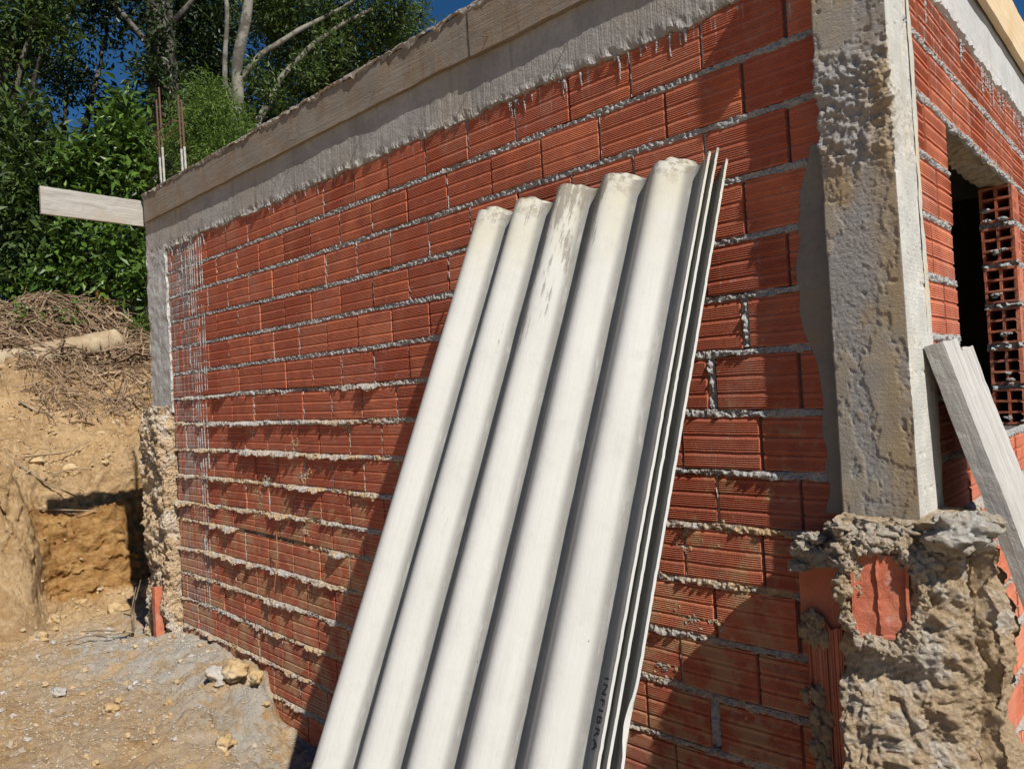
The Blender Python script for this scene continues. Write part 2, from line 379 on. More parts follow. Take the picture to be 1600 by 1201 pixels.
us = ax_lin([(0, prof_u(1.5), 30), (prof_u(1.5), prof_u(-2.0), 90), (prof_u(-2.0), prof_u(-5.6), 400), (prof_u(-5.6), prof_u(-6.6), 150), (prof_u(-6.6), prof_u(-9.9), 220), (prof_u(-9.9), PS[-1], 40)])
ys = ax_lin([(-25, -2.6, 30), (-2.6, -1.4, 40), (-1.4, 1.2, 270), (1.2, 3, 40), (3, 40, 40)])
U, Y = np.meshgrid(us, ys, indexing='ij')
P, cut, dust, hum = terrain(U, Y)
mb = MB(); mb.add(P, grid_faces(*U.shape)[:, ::-1], cut=cut.ravel(), dust=dust.ravel(), humus=hum.ravel())
g = mb.build('ground', SOIL, smooth=True); tag(g, kind='structure')

# ------------------------------------------------------------------ house
house = empty('unfinished_brick_house', (-2.1, 1.2, 0), 'unfinished red hollow brick house with raw grey concrete pillar and beam', 'house')
KN = np.array([-4.1, -3.6, -3.2, -2.8, -2.4, -2.0, -1.3, -.7, -.45, .0])
ML = [[2.19]*5 + [2.189, 2.19, 2.191, 2.195, 2.194], [2.044, 2.044, 2.039, 2.035, 2.033, 2.034, 2.036, 2.038, 2.037, 2.038],
 [1.894, 1.893, 1.887, 1.881, 1.875, 1.876, 1.882, 1.88, 1.879, 1.876], [1.736, 1.737, 1.735, 1.732, 1.73, 1.73, 1.726, 1.72, 1.718, 1.725],
 [1.584, 1.581, 1.58, 1.579, 1.574, 1.573, 1.573, 1.569, 1.567, 1.565], [1.437, 1.431, 1.434, 1.429, 1.419, 1.416, 1.42, 1.42, 1.418, 1.411],
 [1.295, 1.283, 1.278, 1.275, 1.268, 1.266, 1.265, 1.264, 1.254, 1.245], [1.135, 1.135, 1.132, 1.126, 1.115, 1.113, 1.104, 1.096, 1.092, 1.088],
 [.982, .98, .976, .968, .962, .953, .948, .942, .942, .939], [.826, .825, .824, .82, .812, .8, .791, .783, .783, .777],
 [.725, .721, .713, .701, .685, .68, .651, .625, .623, .622], [.55, .559, .548, .542, .528, .521, .499, .474, .466, .468],
 [.41, .402, .389, .38, .367, .354, .33, .312, .312, .312], [.254, .252, .232, .217, .21, .2, .175, .155, .15, .15],
 [.099, .087, .073, .054, .042, .03, .005, -.01, -.02, -.02], [-.05, -.06, -.08, -.10, -.115, -.125, -.15, -.165, -.17, -.17],
 [-.2, -.21, -.23, -.26, -.27, -.28, -.3, -.32, -.33, -.33]]
ML = np.array([[2.345] * 10] + ML)
# one measured upright joint per course, from the top course down
PH = [-.244, -.366, -.253, -.382, -.273, -.403, -.264, -.375, -.28, -.389, -.54, -.424, -.55, -.46, -.33, -.42, -.36]
def brick_profile():
    pts = []                                             # (height 0..1, depth) three ribbed bands
    for b in range(3):
        z0 = b / 3.0                                     # from the bottom up: ribs, flat strip with a proud lip, deep channel
        pts += [(z0 + .002, .0004), (z0 + .040, .0012)]
        n = 4; a = z0 + .046; st = .165 / n
        for i in range(n):
            pts += [(a + st * i, .0026), (a + st * (i + .22), -.0001), (a + st * (i + .80), .0016)]
        pts += [(z0 + .218, -.0002), (z0 + .262, .0009), (z0 + .274, .0022), (z0 + .282, .0056), (z0 + .326, .0056), (z0 + .3325, .0015)]
    pts[0] = (0, .0020); pts.append((1, .002))
    return np.array(pts)
BP = brick_profile()
def brick(mb, s0, s1, zb, zt, mapf, rnd, seg=6, jit=.0015, chip=.0):
    """one brick face s0..s1, zb/zt = bottom/top height at both ends; mapf(s, depth, z) -> xyz"""
    ss = np.concatenate([[s0, s0 + .002], np.linspace(s0, s1, seg + 2)[1:-1], [s1 - .002, s1]])
    rec = np.zeros(len(ss)); rec[0] = rec[-1] = .012; rec[1] = rec[-2] = .0006
    t = (ss - s0) / (s1 - s0)
    b = zb[0] + (zb[1] - zb[0]) * t; tp = zt[0] + (zt[1] - zt[0]) * t
    off = RNG.uniform(-jit, jit); tl = RNG.uniform(-jit, jit); gd = RNG.uniform(.6, 1.25)
    S = np.repeat(ss[:, None], len(BP) + 2, 1)
    h = np.concatenate([[0], BP[:, 0], [1]]); d = np.concatenate([[.012], BP[:, 1] * gd, [.012]])
    h2 = np.abs(h)
    Z = b[:, None] + (tp - b)[:, None] * h2[None] + .0009 * noise(np.stack([S * 40, S * 0 + rnd * 99, np.repeat(h[None] * 5, len(ss), 0)], -1), 1, 2)
    D = d[None] + rec[:, None] + off + tl * (t[:, None] - .5) * 2
    mb.add(mapf(S, D, Z), grid_faces(*S.shape), rnd=rnd)
def clip_cut(a, b, cuts):
    """intervals of a..b left after removing cuts"""
    iv = [(a, b)]
    for c0, c1 in cuts:
        n = []
        for p, q in iv:
            if c1 <= p or c0 >= q: n.append((p, q))
            else:
                if c0 - p > .015: n.append((p, c0))
                if q - c1 > .015: n.append((c1, q))
        iv = n
    return iv
mapA = lambda S, D, Z: np.stack([S, D, Z], -1)
mapB = lambda S, D, Z: np.stack([-D, S, Z], -1)
mapD = lambda S, D, Z: np.stack([-4.31 + D, S, Z], -1)
mb = MB(); GAP = .0098
WIDE = {5: [(-.411, -.39)], 6: [(-.522, -.500)], 12: [(-.575, -.55)]}
for r in range(len(ML) - 1):
    zt_ = ML[r]; zb_ = ML[r + 1]; ph = PH[r]; j = ph
    while j < 0: j += .2335
    while j > -4.2:
        s1 = j; s0 = j - .2335; 
        g0 = .0035; e0 = min(s1 - g0, -.06); a0 = max(s0 + g0, -4.035)
        if e0 - a0 > .02:
            for p, q in clip_cut(a0, e0, WIDE.get(r, [])):
                top = np.interp([p, q], KN, zt_) - (0 if r == 0 else GAP); bot = np.interp([p, q], KN, zb_) + GAP
                if p > -3.62 or True: brick(mb, p, q, bot, top, mapA, RNG.random(), seg=6 if p > -2 else 4)
        j -= .2335 + RNG.uniform(-.0015, .0015)
brickA = mb.build('brick_wall_face', BRICK, house)

# mortar beds of the front wall
mb = MB()
def bed(mb, s, zc, mapf, prot, half, seed, muds, n=11, rough=.0055, gapf=None):
    t = np.linspace(0, 1, n)[None]; S = np.repeat(s[:, None], n, 1)
    q = np.stack([S, np.full_like(S, seed * 3.7), t + 0 * S], -1)
    pr = np.broadcast_to(prot, s.shape)[:, None]
    lump = np.clip(.6 + .7 * fbm(q * [9, 1, .6], 1, 3, seed) + .45 * fbm(q * [55, 1, 1.5], 1, 3, seed + 2), 0.05, 2.0) + np.clip(noise(q * [4.1, 1, 0], 1, seed + 7) - .5, 0, 1) * 2.6
    out = pr * lump * np.sin(np.pi * np.clip(t, .02, .98)) ** .7
    hw = half * (1 + .35 * fbm(q * [16, 1, .2], 1, 2, seed + 3))
    Z = zc[:, None] + hw * (1 - 2 * t) - out * (.35 + .7 * t) * (.8 + .8 * noise(q * [30, 1, 1], 1, seed + 5))
    D = .004 - out + rough * fbm(np.stack([S * 120, Z * 120, q[..., 1]], -1), 1, 3, seed + 9)
    D[:, 0] = .012; D[:, -1] = .012
    if gapf is not None: D = D + gapf(s)[:, None]
    mb.add(mapf(S, D, Z), grid_faces(*S.shape)[:, ::-1], mud=np.broadcast_to(muds[:, None], S.shape).ravel() * 1.0)
for k in range(1, len(ML) - 1):
    s = np.arange(-4.04, -.10, .0042); zc = np.interp(s, KN, ML[k])
    low = k >= 6
    pl = sst(-1.55, -2.1, s); pr_ = sst(-1.1, -.9, s) * (1 - sst(-.34, -.26, s))
    ql = np.clip(.5 + 1.6 * noise(np.stack([s * 1.7, s * 0 + k, s * 0], -1), 1, 40), .25, 1.3)
    if low:
        prot = .0035 + pl * .0155 * np.maximum(ql, .6) + pr_ * (.013 if k >= 8 else .005) * ql
        mud = np.clip(.45 + .18 * (k - 6), 0, 1) * np.clip(.7 + noise(np.stack([s * 2, s * 0 + k, s * 0], -1), 1, 21) * 1.1, 0, 1) * (pl + pr_ * (1.0 if k > 8 else .3))
    else: prot = np.full(len(s), .0022); mud = np.zeros(len(s))
    gf = None
    if k == 6: gf = lambda s: .012 * sst(-2.9, -2.75, s) * (1 - sst(-2.5, -2.35, s))
    if k == 11: gf = lambda s: .02 * sst(-3.35, -3.2, s) * (1 - sst(-2.6, -2.5, s))
    bed(mb, s, zc, mapA, prot, GAP * 1.12, k, mud, gapf=gf)
# wide mortared upright joints near the pillar
for x0, x1, z0, z1 in ((-.413, -.388, 1.43, 1.56), (-.524, -.498, 1.27, 1.41), (-.577, -.548, .33, .46)):
    zz_ = np.linspace(z0, z1, 40); tt = np.linspace(0, 1, 7)
    Z, T = np.meshgrid(zz_, tt, indexing='ij'); q = np.stack([T * 2, Z * 60, Z * 0 + x0], -1)
    D = .010 - .012 * np.sin(np.pi * T) * np.clip(.6 + fbm(q, 1, 3, 2), 0, 2); X = x0 + (x1 - x0) * T
    mb.add(np.stack([X, D, Z], -1), grid_faces(*Z.shape)[:, ::-1], mud=0.0)
# thin dabs of mortar in upright joints
for r in range(len(ML) - 1):
    j = PH[r]
    while j > -4.0:
        j -= .2335
        if random.random() < .6 and j > -4.0:
            zt = np.interp(j, KN, ML[r]) - .01; zb = np.interp(j, KN, ML[r+1]) + .01
            zz_ = np.linspace(zb, zt, 26); T = np.linspace(-1, 1, 4)
            Z, T = np.meshgrid(zz_, T, indexing='ij'); q = np.stack([T, Z * 50, Z * 0 + j * 7], -1); n_ = fbm(q, 1, 3, 6)
            D = .006 - .008 * (1 - T * T) * np.clip(n_ + .3, 0, 1); X = j + .0016 + T * .0035
            mb.add(np.stack([X, D, Z], -1), grid_faces(*Z.shape)[:, ::-1], mud=.6 if r > 6 else 0.0)
# lumps and run-off stuck to the bricks
def blob(mb, c, r, seed, flat=(1, 1, 1), n=9, amp=.45, f=1.6, **at):
    th = np.linspace(0, np.pi, n); ph_ = np.linspace(0, 2 * np.pi, 2 * n, endpoint=False)
    T, Q = np.meshgrid(th, ph_, indexing='ij'); N = np.stack([np.sin(T) * np.cos(Q), np.sin(T) * np.sin(Q), np.cos(T)], -1)
    fz = fbm(N, f, 4, seed, .5); R_ = 1 + amp * (np.round(fz * 4) / 4 * .5 + fz * .5)
    mb.add(np.asarray(c) + N * R_[..., None] * r * np.asarray(flat), grid_faces(n, 2 * n, True), **at)
for i in range(30):
    left = i < 18; cx = random.uniform(-3.3, -1.95) if left else random.uniform(-.95, -.42); cz = random.uniform(.75, 1.3) if left else random.uniform(.45, .95)
    if left and random.random() < .3: cz = random.uniform(.1, .8)
    for j in range(random.randint(10, 26)):
        blob(mb, (cx + random.gauss(0, .022), .003, cz + random.gauss(0, .010) - .03 * (j % 3 == 0) * random.random()), random.uniform(.003, .006), i * 31 + j, (1.3, .7, 1.1), 6, .6, 2.2, mud=1.0)
for i in range(60):
    x = random.choice([random.uniform(-4.0, -3.65), random.uniform(-4, -2.2), random.uniform(-1.2, -.5)]); zt = 2.335
    L = random.uniform(.01, .09) * random.random() ** .7; n = 14; zz_ = np.linspace(zt, zt - L, n); wv = x + np.cumsum(RNG.normal(0, .0006, n))
    tube(mb, np.stack([wv, np.full(n, -.001), zz_], -1), np.clip(random.uniform(.002, .007) + RNG.normal(0, .0012, n), .001, .01) * np.linspace(1, .35, n), 6, mud=0.0)
for x, L in ((-3.70, 2.0), (-3.672, 2.1), (-3.64, 1.95), (-3.60, 1.3), (-3.725, 1.2), (-3.575, .9), (-3.78, .7), (-3.83, .5)):
    n = int(L / .006); zz_ = np.linspace(2.33, 2.33 - L, n); q = np.stack([zz_ * 0 + x * 9, zz_ * 30, zz_ * 0], -1)
    rr = np.clip(.0028 + .0035 * fbm(q, 1, 3, 8), .0001, .01)
    tube(mb, np.stack([x + .002 * noise(q, .1, 3), np.full(n, .001), zz_], -1), rr, 5, mud=0.0)
mb.build('mortar_joints', MORTAR, house)

# wall core behind the faces (the hollow bricks' body), front wall and inner walls
mb = MB()
box(mb, (-4.2, .014, -.6), (-.02, .10, 2.40))
box(mb, (-4.295, 2.95, -.6), (-.02, 3.05, 2.40))
box(mb, (-4.295, .10, -.6), (-4.20, 2.95, 2.40))
box(mb, (-.10, .10, -.6), (-.012, .49, 2.40))
box(mb, (-.10, .49, -.6), (-.012, 1.45, 1.12)); box(mb, (-.10, .49, 2.06), (-.012, 1.45, 2.40))
box(mb, (-.10, 1.60, -.6), (-.012, 2.95, 2.40))
mb.build('wall_core', DARKC, house)

# side wall with the opening
mb = MB(); mm = MB()
ZB = [2.345] + [2.19 - .1535 * k for k in range(17)]
D0, D1, DT, DB = .49, 1.45, 2.045, 1.13
for r in range(len(ZB) - 1):
    zt = ZB[r] - (0 if r == 0 else GAP); zb = ZB[r + 1] + GAP; j = .248 if r % 2 == 0 else .335
    if r == 0: j = .248
    while j > .1: j -= .2335
    while j < 3.0:
        p, q = max(j + .0035, .09), j + .2300
        cuts = [(D0, D1)] if (zb > DB - .02 and zt < DT + .02) else []
        for a, b in clip_cut(p, q, cuts):
            brick(mb, a, b, (zb, zb), (zt, zt), mapB, RNG.random(), seg=4)
        j += .2335
    if r > 0:
        for a, b in clip_cut(.09, 3.0, [(D0 - .01, D1 + .005)] if DB < ZB[r] < DT - .02 else []):
            s = np.arange(a, b, .0045); k = 20 + r; ql = np.clip(.5 + 1.4 * noise(np.stack([s * 2, s * 0 + k, s * 0], -1), 1, 41), .1, 1.3)
            lo = ZB[r] < 1.1
            bed(mm, s, np.full(len(s), ZB[r]), mapB, (.004 + (.012 if lo else .002) * ql), GAP * 1.2, k, np.full(len(s), .35 if lo else .0))
for i in range(34):
    y = random.uniform(.2, 2.2); zt = 2.34; L = random.uniform(.01, .12) ** 1.15; n = 14; zz_ = np.linspace(zt, zt - L, n)
    tube(mm, np.stack([np.full(n, .0), y + np.cumsum(RNG.normal(0, .0006, n)), zz_], -1), np.clip(.0035 + RNG.normal(0, .0015, n), .001, .01), 5, mud=0.0)
mb.build('side_wall_face', BRICKB, house)
# flip side mortar faces is not needed: both sides shade alike
mm.build('side_mortar_joints', MORTAR, house)
# hollow brick ends in the jamb of the opening
jb = MB(); beds = []
for r in range(len(ZB) - 1):
    zt = ZB[r] - GAP; zb = ZB[r + 1] + GAP
    if zt > DT + .05 or zb < DB - .16: continue
    zt = min(zt, DT - .004)
    x0, x1 = -.108, -.0012; W_ = .0085; dp = .13; rn = RNG.random(); yy = D1 + RNG.uniform(-.004, .006)
    hh = (zt - zb - 4 * W_) / 3
    dsp = vdisp(.0012, 45, 2, r)
    for i in range(4): box(jb, (x0, yy, zb + i * (hh + W_)), (x1, yy + dp, zb + i * (hh + W_) + W_), .02, dsp, rnd=rn)
    for xx in (x0, (x0 + x1 - W_) / 2, x1 - W_):
        for i in range(3): box(jb, (xx, yy + .0008, zb + W_ + i * (hh + W_) + .0003), (xx + W_, yy + dp, zb + (i + 1) * (hh + W_) - .0003), .02, dsp, rnd=rn)
    # torn mortar bed between the brick ends
    jm = MB(); beds.append(jm)
    s = np.arange(x0 - .005, x1 + .01, .003); T = np.linspace(0, 1, 9); S, TT = np.meshgrid(s, T, indexing='ij')
    q = np.stack([S * 60, TT * 2, S * 0 + r], -1); o_ = .02 * np.clip(.4 + fbm(q, 1, 3, r), 0, 1.5) * np.sin(np.pi * TT)
    jm.add(np.stack([S, yy + .01 - o_, zb - GAP + .014 * (1 - 2 * TT) * (1 + .5 * noise(q, 1, 3)) - o_ * .3], -1), grid_faces(*S.shape), mud=0.0)
    for i in range(3): blob(jm, (random.uniform(x0, x1), yy - .002, zb + random.uniform(0, .05)), random.uniform(.006, .013), r * 7 + i, (1.6, 1, .7), 7, mud=0.0)
jb.build('hollow_brick_ends', BRICKB, house)
for jm in beds: jm.build('jamb_mortar', MORTAR, house)
# lintel soffit with a ragged lower edge
mb = MB(); box(mb, (-.105, D0 - .06, 2.030), (-.004, D1 + .03, 2.058), .012, vdisp(.006, 30, 3, 5))
mb.build('lintel', concrete('lintel mortar', (.30, .26, .20), (.42, .36, .28), (.36, .28, .18), 4), house)

# ring beams
def beam_front():
    mb = MB(); xs = np.arange(-4.315, .012, .006); zs_ = np.concatenate([[0, .02, .05], np.linspace(.09, 1, 40)])
    zb = 2.338 + .016 * fbm(np.stack([xs * 5, xs * 0, xs * 0], -1), 1, 3, 2) + .010 * fbm(np.stack([xs * 40, xs * 0, xs * 0], -1), 1, 3, 5)
    zb = np.where(xs < -4.03, 2.30, zb)
    X = np.repeat(xs[:, None], len(zs_), 1); Z = zb[:, None] + (2.70 - zb[:, None]) * zs_[None]
    q = np.stack([X, X * 0, Z], -1)
    lump = sst(2.385, 2.335, Z) * .6 + .05
    D = -.007 - lump * .012 * fbm(q, 34, 4, 3, .6) - .0007 * fbm(q * [1, 1, .05], 60, 2, 8) - .001 * fbm(q, 5, 2, 1)
    D[:, 0] = .012
    mb.add(np.stack([X, D, Z], -1), grid_faces(*X.shape)[:, ::-1])
    box(mb, (-4.315, .0, 2.36), (-.001, .12, 2.69))
    return mb
beam_front().build('front_ring_beam', BEAMC, house)
mb = MB(); ysb = np.arange(.0, 3.05, .008); zs_ = np.concatenate([[0, .03], np.linspace(.07, 1, 36)])
zb = 2.345 + .014 * fbm(np.stack([ysb * 6, ysb * 0, ysb * 0], -1), 1, 3, 12) + .008 * fbm(np.stack([ysb * 45, ysb * 0, ysb * 0], -1), 1, 3, 15)
Yb = np.repeat(ysb[:, None], len(zs_), 1); Z = zb[:, None] + (2.70 - zb[:, None]) * zs_[None]
D = .004 + sst(2.42, 2.35, Z) * .008 * np.abs(fbm(np.stack([Yb, Yb * 0, Z], -1), 30, 3, 4)) + .002 * fbm(np.stack([Yb, Yb * 0, Z], -1), 6, 3, 6)
D[:, 0] = -.012; mb.add(np.stack([D, Yb, Z], -1), grid_faces(*Yb.shape))
box(mb, (-.12, .121, 2.36), (-.001, 3.05, 2.69)); mb.build('side_ring_beam', BEAMB, house)
mb = MB(); box(mb, (-4.315, .121, 2.3), (-4.19, 3.05, 2.69)); box(mb, (-4.18, 2.93, 2.3), (-.13, 3.06, 2.69)); mb.build('rear_ring_beam', COLC, house)
# roof slab with a crust that overruns the formwork
def slab_disp(P):
    e = np.maximum(sst(.05, -.03, P[..., 1]), sst(-.05, .03, P[..., 0]))
    return (vdisp(.009, 26, 4, 3, .6)(P)) * (e[..., None] * .9 + .1) * np.array([1, 1.2, 1])
mb = MB(); box(mb, (-4.312, -.016, 2.692), (.02, 3.06, 2.722), .03, slab_disp)
s = np.arange(-4.3, .02, .006); T = np.linspace(0, 1, 8); S, TT = np.meshgrid(s, T, indexing='ij')
q = np.stack([S * 1.0, TT * .2, S * 0], -1)
L_ = .012 + .03 * np.clip(noise(q, 12, 3), 0, 1) + .03 * np.clip(noise(q * [1, .1, 1], 45, 5) , 0, 1)
mb.add(np.stack([S, -.0265 - .006 * np.sin(np.pi * TT) * (1 + .8 * noise(q, 70, 4)) + .012 * (TT < .01), 2.726 - TT * L_ + .004 * noise(q, 50, 9)], -1), grid_faces(*S.shape)[:, ::-1])
mb.build('roof_slab', SLABC, house)

# near corner pillar: cast face with spalled skin
PILX = (-.158, .002); PILY = (-.0490, .152)
def pil_fields(B):
    x, y, z = B[..., 0], B[..., 1], B[..., 2]
    u = (x - (PILX[0] + PILX[1]) / 2) / ((PILX[1] - PILX[0]) / 2); v = (y - PILY[0])
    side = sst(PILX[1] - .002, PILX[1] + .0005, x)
    sk = sst(-.02, .05, fbm(B * [1, 1, .45], 12, 6, 77, .68) + .22 * sst(1.5, 1.1, z) - .16 * sst(1.5, 1.75, z) + .25 * sst(-.05, 0.0, x) + .6 * side)
    wob = .02 * noise(B, 20, 3)
    honey = sst(1.80, 1.87, z + wob) * (1 - sst(2.06, 2.14, z + wob)) * (1 - side * sst(PILY[0], PILY[0] + .02, y) * sst(1.99, 2.0, z) ) * (1 - .75 * side * sst(PILY[0], PILY[0] + .025, y))
    return u, v, side, sk, honey
def pil_disp(B):
    u, v, side, sk, honey = pil_fields(B)
    dx = np.sign(u) * sst(.93, 1.0, np.abs(u)); dy = -sst(.012, 0, v)
    d = sk * .0014 + (1 - sk) * .0006 * fbm(B, 170, 3, 8, .75) + .0007 * fbm(B, 14, 3, 4) - .0028 * sst(.70, .85, noise(B, 48, 6)) + honey * (.0062 * fbm(B, 60, 4, 13, .65) + .002)
    V = np.stack([dx * d, dy * d, d * 0], -1)
    return V + honey[..., None] * .0025 * np.stack([fbm(B, 80, 3, 21), fbm(B, 80, 3, 22), fbm(B, 80, 3, 23)], -1)
def pillar():
    mb = MB(); z = np.arange(.98, 2.70, .0030)
    xs = np.arange(PILX[0], PILX[1], .0030); ys = np.arange(PILY[0], PILY[1], .0035)
    ring = [(PILX[0], y) for y in np.linspace(.02, PILY[0], 14)] + [(x, PILY[0]) for x in xs[1:]] + [(PILX[1], y) for y in ys] + [(-.012, PILY[1] + .002)]
    ring = np.array(ring); Z, I = np.meshgrid(z, np.arange(len(ring)), indexing='ij')
    B = np.stack([ring[I, 0], ring[I, 1], Z], -1); u, v, side, sk, honey = pil_fields(B)
    V = B + pil_disp(B); V[..., 0] += .004 * sst(2.1, 1.0, Z) * sst(-.05, 0.002, B[..., 0])
    mb.add(V, grid_faces(*Z.shape)[:, ::-1], skin=(sk * (1 - honey)).ravel(), side=(side * (1 - .5 * honey)).ravel())
    box(mb, (-.152, .0, .98), (-.004, .11, 2.69), skin=0.0, side=0.0)
    return mb
pillar().build('corner_pillar', PILLAR, house, smooth=True)
# mortar smears that seal the pillar to both walls
mb = MB()
def smear(mb, mapf, sA, edge, z0, z1, seed, lift=.004):
    z = np.arange(z0, z1, .005); T = np.linspace(0, 1, 12); Z, TT = np.meshgrid(z, T, indexing='ij')
    e = edge(z)[:, None]; S = sA + (e - sA) * TT
    D = -lift * (1 - TT ** 4) - .0015 * fbm(np.stack([S, Z, S * 0], -1), 22, 3, seed) + .012 * (TT > .99)
    mb.add(mapf(S, D, Z), grid_faces(*Z.shape)[:, ::-1])
smear(mb, mapA, -.145, lambda z: -.215 - .030 * fbm(np.stack([z * 6, z * 0, z * 0], -1), 1, 3, 3) - .035 * sst(1.25, 1.6, z) * sst(1.95, 1.8, z), 1.0, 1.92, 3)
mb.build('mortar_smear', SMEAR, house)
mb = MB(); smear(mb, mapB, .12, lambda z: .172 + .012 * fbm(np.stack([z * 8, z * 0, z * 0], -1), 1, 3, 6) + .02 * sst(1.9, 1.2, z), .98, 2.36, 5, .006)
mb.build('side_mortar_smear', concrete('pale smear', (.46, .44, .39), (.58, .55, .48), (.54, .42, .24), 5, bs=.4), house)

# far corner column
mb = MB()
def coldisp(P):
    e = sst(.03, -.0, np.minimum(np.abs(P[..., 0] + 4.31), np.abs(P[..., 0] + 4.03)))
    return vdisp(.004, 18, 4, 7)(P) + vdisp(.009, 30, 3, 9)(P) * e[..., None] * np.array([1, .3, .3])
box(mb, (-4.312, -.012, 1.36), (-4.032, .115, 2.345), .010, coldisp); mb.build('far_corner_column', COLC, house)
# rubble foot of the far column
mb = MB()
def bulge(x0, x1, amp, s):
    def f(P):
        v = vdisp(amp * .8, 7, 5, s, .6)(P); r = fbm(P, 24, 5, s + 5, .7) * amp * .6
        v = v + r[..., None] * np.array([.6, -1, .4]); return v * np.array([1, 1.1, .6])
    return f
box(mb, (-4.36, -.085, -.12), (-4.045, .12, 1.385), .007, bulge(0, 0, .028, 3), grey=0.0, ochre=.5)
mb.build('far_column_footing', RUBBLE, house, smooth=True)
mb = MB(); box(mb, (-4.14, -.135, -.03), (-4.10, -.09, .33), .02, vdisp(.002, 30, 2, 4), rnd=.6)
mb.build('broken_brick', BRICKB, house)

# rubble foot of the near pillar
def footing(P):
    z = P[..., 2]; v = vdisp(.018, 6.5, 3, 11, .5)(P) + vdisp(.005, 30, 4, 91, .6)(P); v = v + (np.round(fbm(P, 9, 3, 93) * 3.5) / 3.5 * .010)[..., None] * np.array([.3, -1, .2])
    r = fbm(P, 14, 6, 17, .72) * .013 - .012 * (1 - np.abs(noise(P, 16, 23))) ** 4 + .006 * np.abs(noise(P, 60, 19))
    c = np.array([-.07, .03]); o = P[..., :2] - c; o = o / (np.linalg.norm(o, axis=-1, keepdims=True) + 1e-6)
    v[..., :2] += o * r[..., None]
    low = sst(.75, .2, z); v[..., 1] += (np.clip(P[..., 0] + .12, 0, .3) * .50 - .03) * sst(.02, -.05, P[..., 1]) * sst(1.05, .9, z)
    v[..., 0] += low * .035 * np.sign(P[..., 0] + .05) * np.where(P[..., 0] > 0, .4, 1); v[..., 1] -= low * .03
    return v * np.array([1, 1, .75])
mb = MB()
def foot_box(lo, hi, res, **k): 
    box(mb, lo, hi, res, footing, **k)
foot_box((-.150, -.095, -.4), (.085, .14, 1.005), .0042, grey=0.1, ochre=.25, lime=0.0)
foot_box((.045, .0, -.4), (.13, .15, .93), .0055, grey=0.0, ochre=.9, lime=0.0)
# shell of torn mortar over the upper left, knob of lime on the right
for i in range(46):
    x = -.12 - .14 * random.random() ** 1.3; z = .985 - abs(x + .13) * .45 + random.uniform(-.06, .02); blob(mb, (x, -.055 + random.uniform(-.04, .03), z), random.uniform(.010, .024), i, (1.3, 1, .8), 16, .6, 1.9, grey=.8, ochre=0.0)
for i in range(44):
    x = random.uniform(-.15, .07); blob(mb, (x, -.112 + .45 * (x + .12) + random.uniform(-.012, .012), .955 + random.uniform(-.055, .04)), random.uniform(.012, .026), 100 + i, (1.3, 1, .8), 16, .6, 2.0, grey=.5, ochre=.2)
blob(mb, (.085, -.055, .985), .060, 5, (1.15, 1, .75), 44, .30, 2.2, grey=0.0, ochre=0.0, lime=1.0)
blob(mb, (.118, .01, .995), .034, 6, (1.1, 1, .8), 34, .3, 2.2, grey=0.0, ochre=.5, lime=.7)
for i in range(70):
    a_ = random.random() * 2 * math.pi; q_ = (-.064 + .066 * math.cos(a_) * random.uniform(1, 1.25), -.118 + .034 * math.cos(a_) + random.uniform(-.004, .006), .843 + .108 * math.sin(a_) * random.uniform(1, 1.2))
    blob(mb, q_, random.uniform(.007, .015), 300 + i, (1.1, .8, 1.1), 14, .6, 2.0, grey=.2, ochre=.5)
mb.build('near_pillar_footing', RUBBLE, house, smooth=True)
# broken bricks standing on end in the footing
def upright_brick(x0, x1, y, z0, z1, yaw, name='broken_brick', groove=True, mud=0):
    mb = MB(); n = 60; m = 30; s = np.linspace(0, x1 - x0, n); z = np.linspace(z0, z1, m)
    S, Z = np.meshgrid(s, z, indexing='ij')
    d = .0035 * (np.sin(S * 2 * np.pi / .0065) > .1) * (np.sin(S * 2 * np.pi / .045) > -.75) + .006 * (np.abs(((S + .01) % .045) - .02) < .003)
    if not groove: d = d * 0
    top = z1 + .012 * fbm(np.stack([S * 60, S * 0, S * 0], -1), 1, 2, 3)
    Z = z0 + (Z - z0) / (z1 - z0) * (top - z0)
    c, sn = math.cos(yaw), math.sin(yaw)
    V = np.stack([x0 + S * c + d * sn, y + S * sn * 1 + d * c, Z], -1)
    mb.add(V, grid_faces(n, m)[:, ::-1], rnd=.8)
    V2 = V + np.array([-sn * .0 + .0, .03, 0]); F = grid_faces(n, m); mb.add(V2, F, rnd=.8)
    for k in (0, n - 1):
        E_ = np.concatenate([V[k], V2[k]]); mb.add(E_, np.stack([np.arange(m - 1), np.arange(1, m), np.arange(1, m) + m, np.arange(m - 1) + m], -1), rnd=.8)
    E_ = np.concatenate([V[:, -1], V2[:, -1]]); mb.add(E_, np.stack([np.arange(n - 1), np.arange(1, n), np.arange(1, n) + n, np.arange(n - 1) + n], -1), rnd=.8)
    return mb.build(name, BRICKB, house)
upright_brick(-.275, -.165, -.052, .735, .895, -.25, groove=False)
upright_brick(-.255, -.150, -.075, .36, .745, -.25)
upright_brick(-.275, -.2, -.04, -.2, .36, -.1)
mb = MB()
for i in range(120):
    zc_ = random.choice([random.uniform(.38, .60), random.uniform(.22, .40), random.uniform(.70, .76)]); xc_ = random.gauss(-.232 + .05 * (zc_ < .4), .012)
    blob(mb, (xc_, -.083 + random.uniform(-.006, .010), zc_), random.uniform(.006, .015), 500 + i, (1, .7, 1.3), 10, .6, 2.4, grey=0.0, ochre=1.0, lime=0.0)
mb.build('clay_crust', RUBBLE, house, smooth=True)
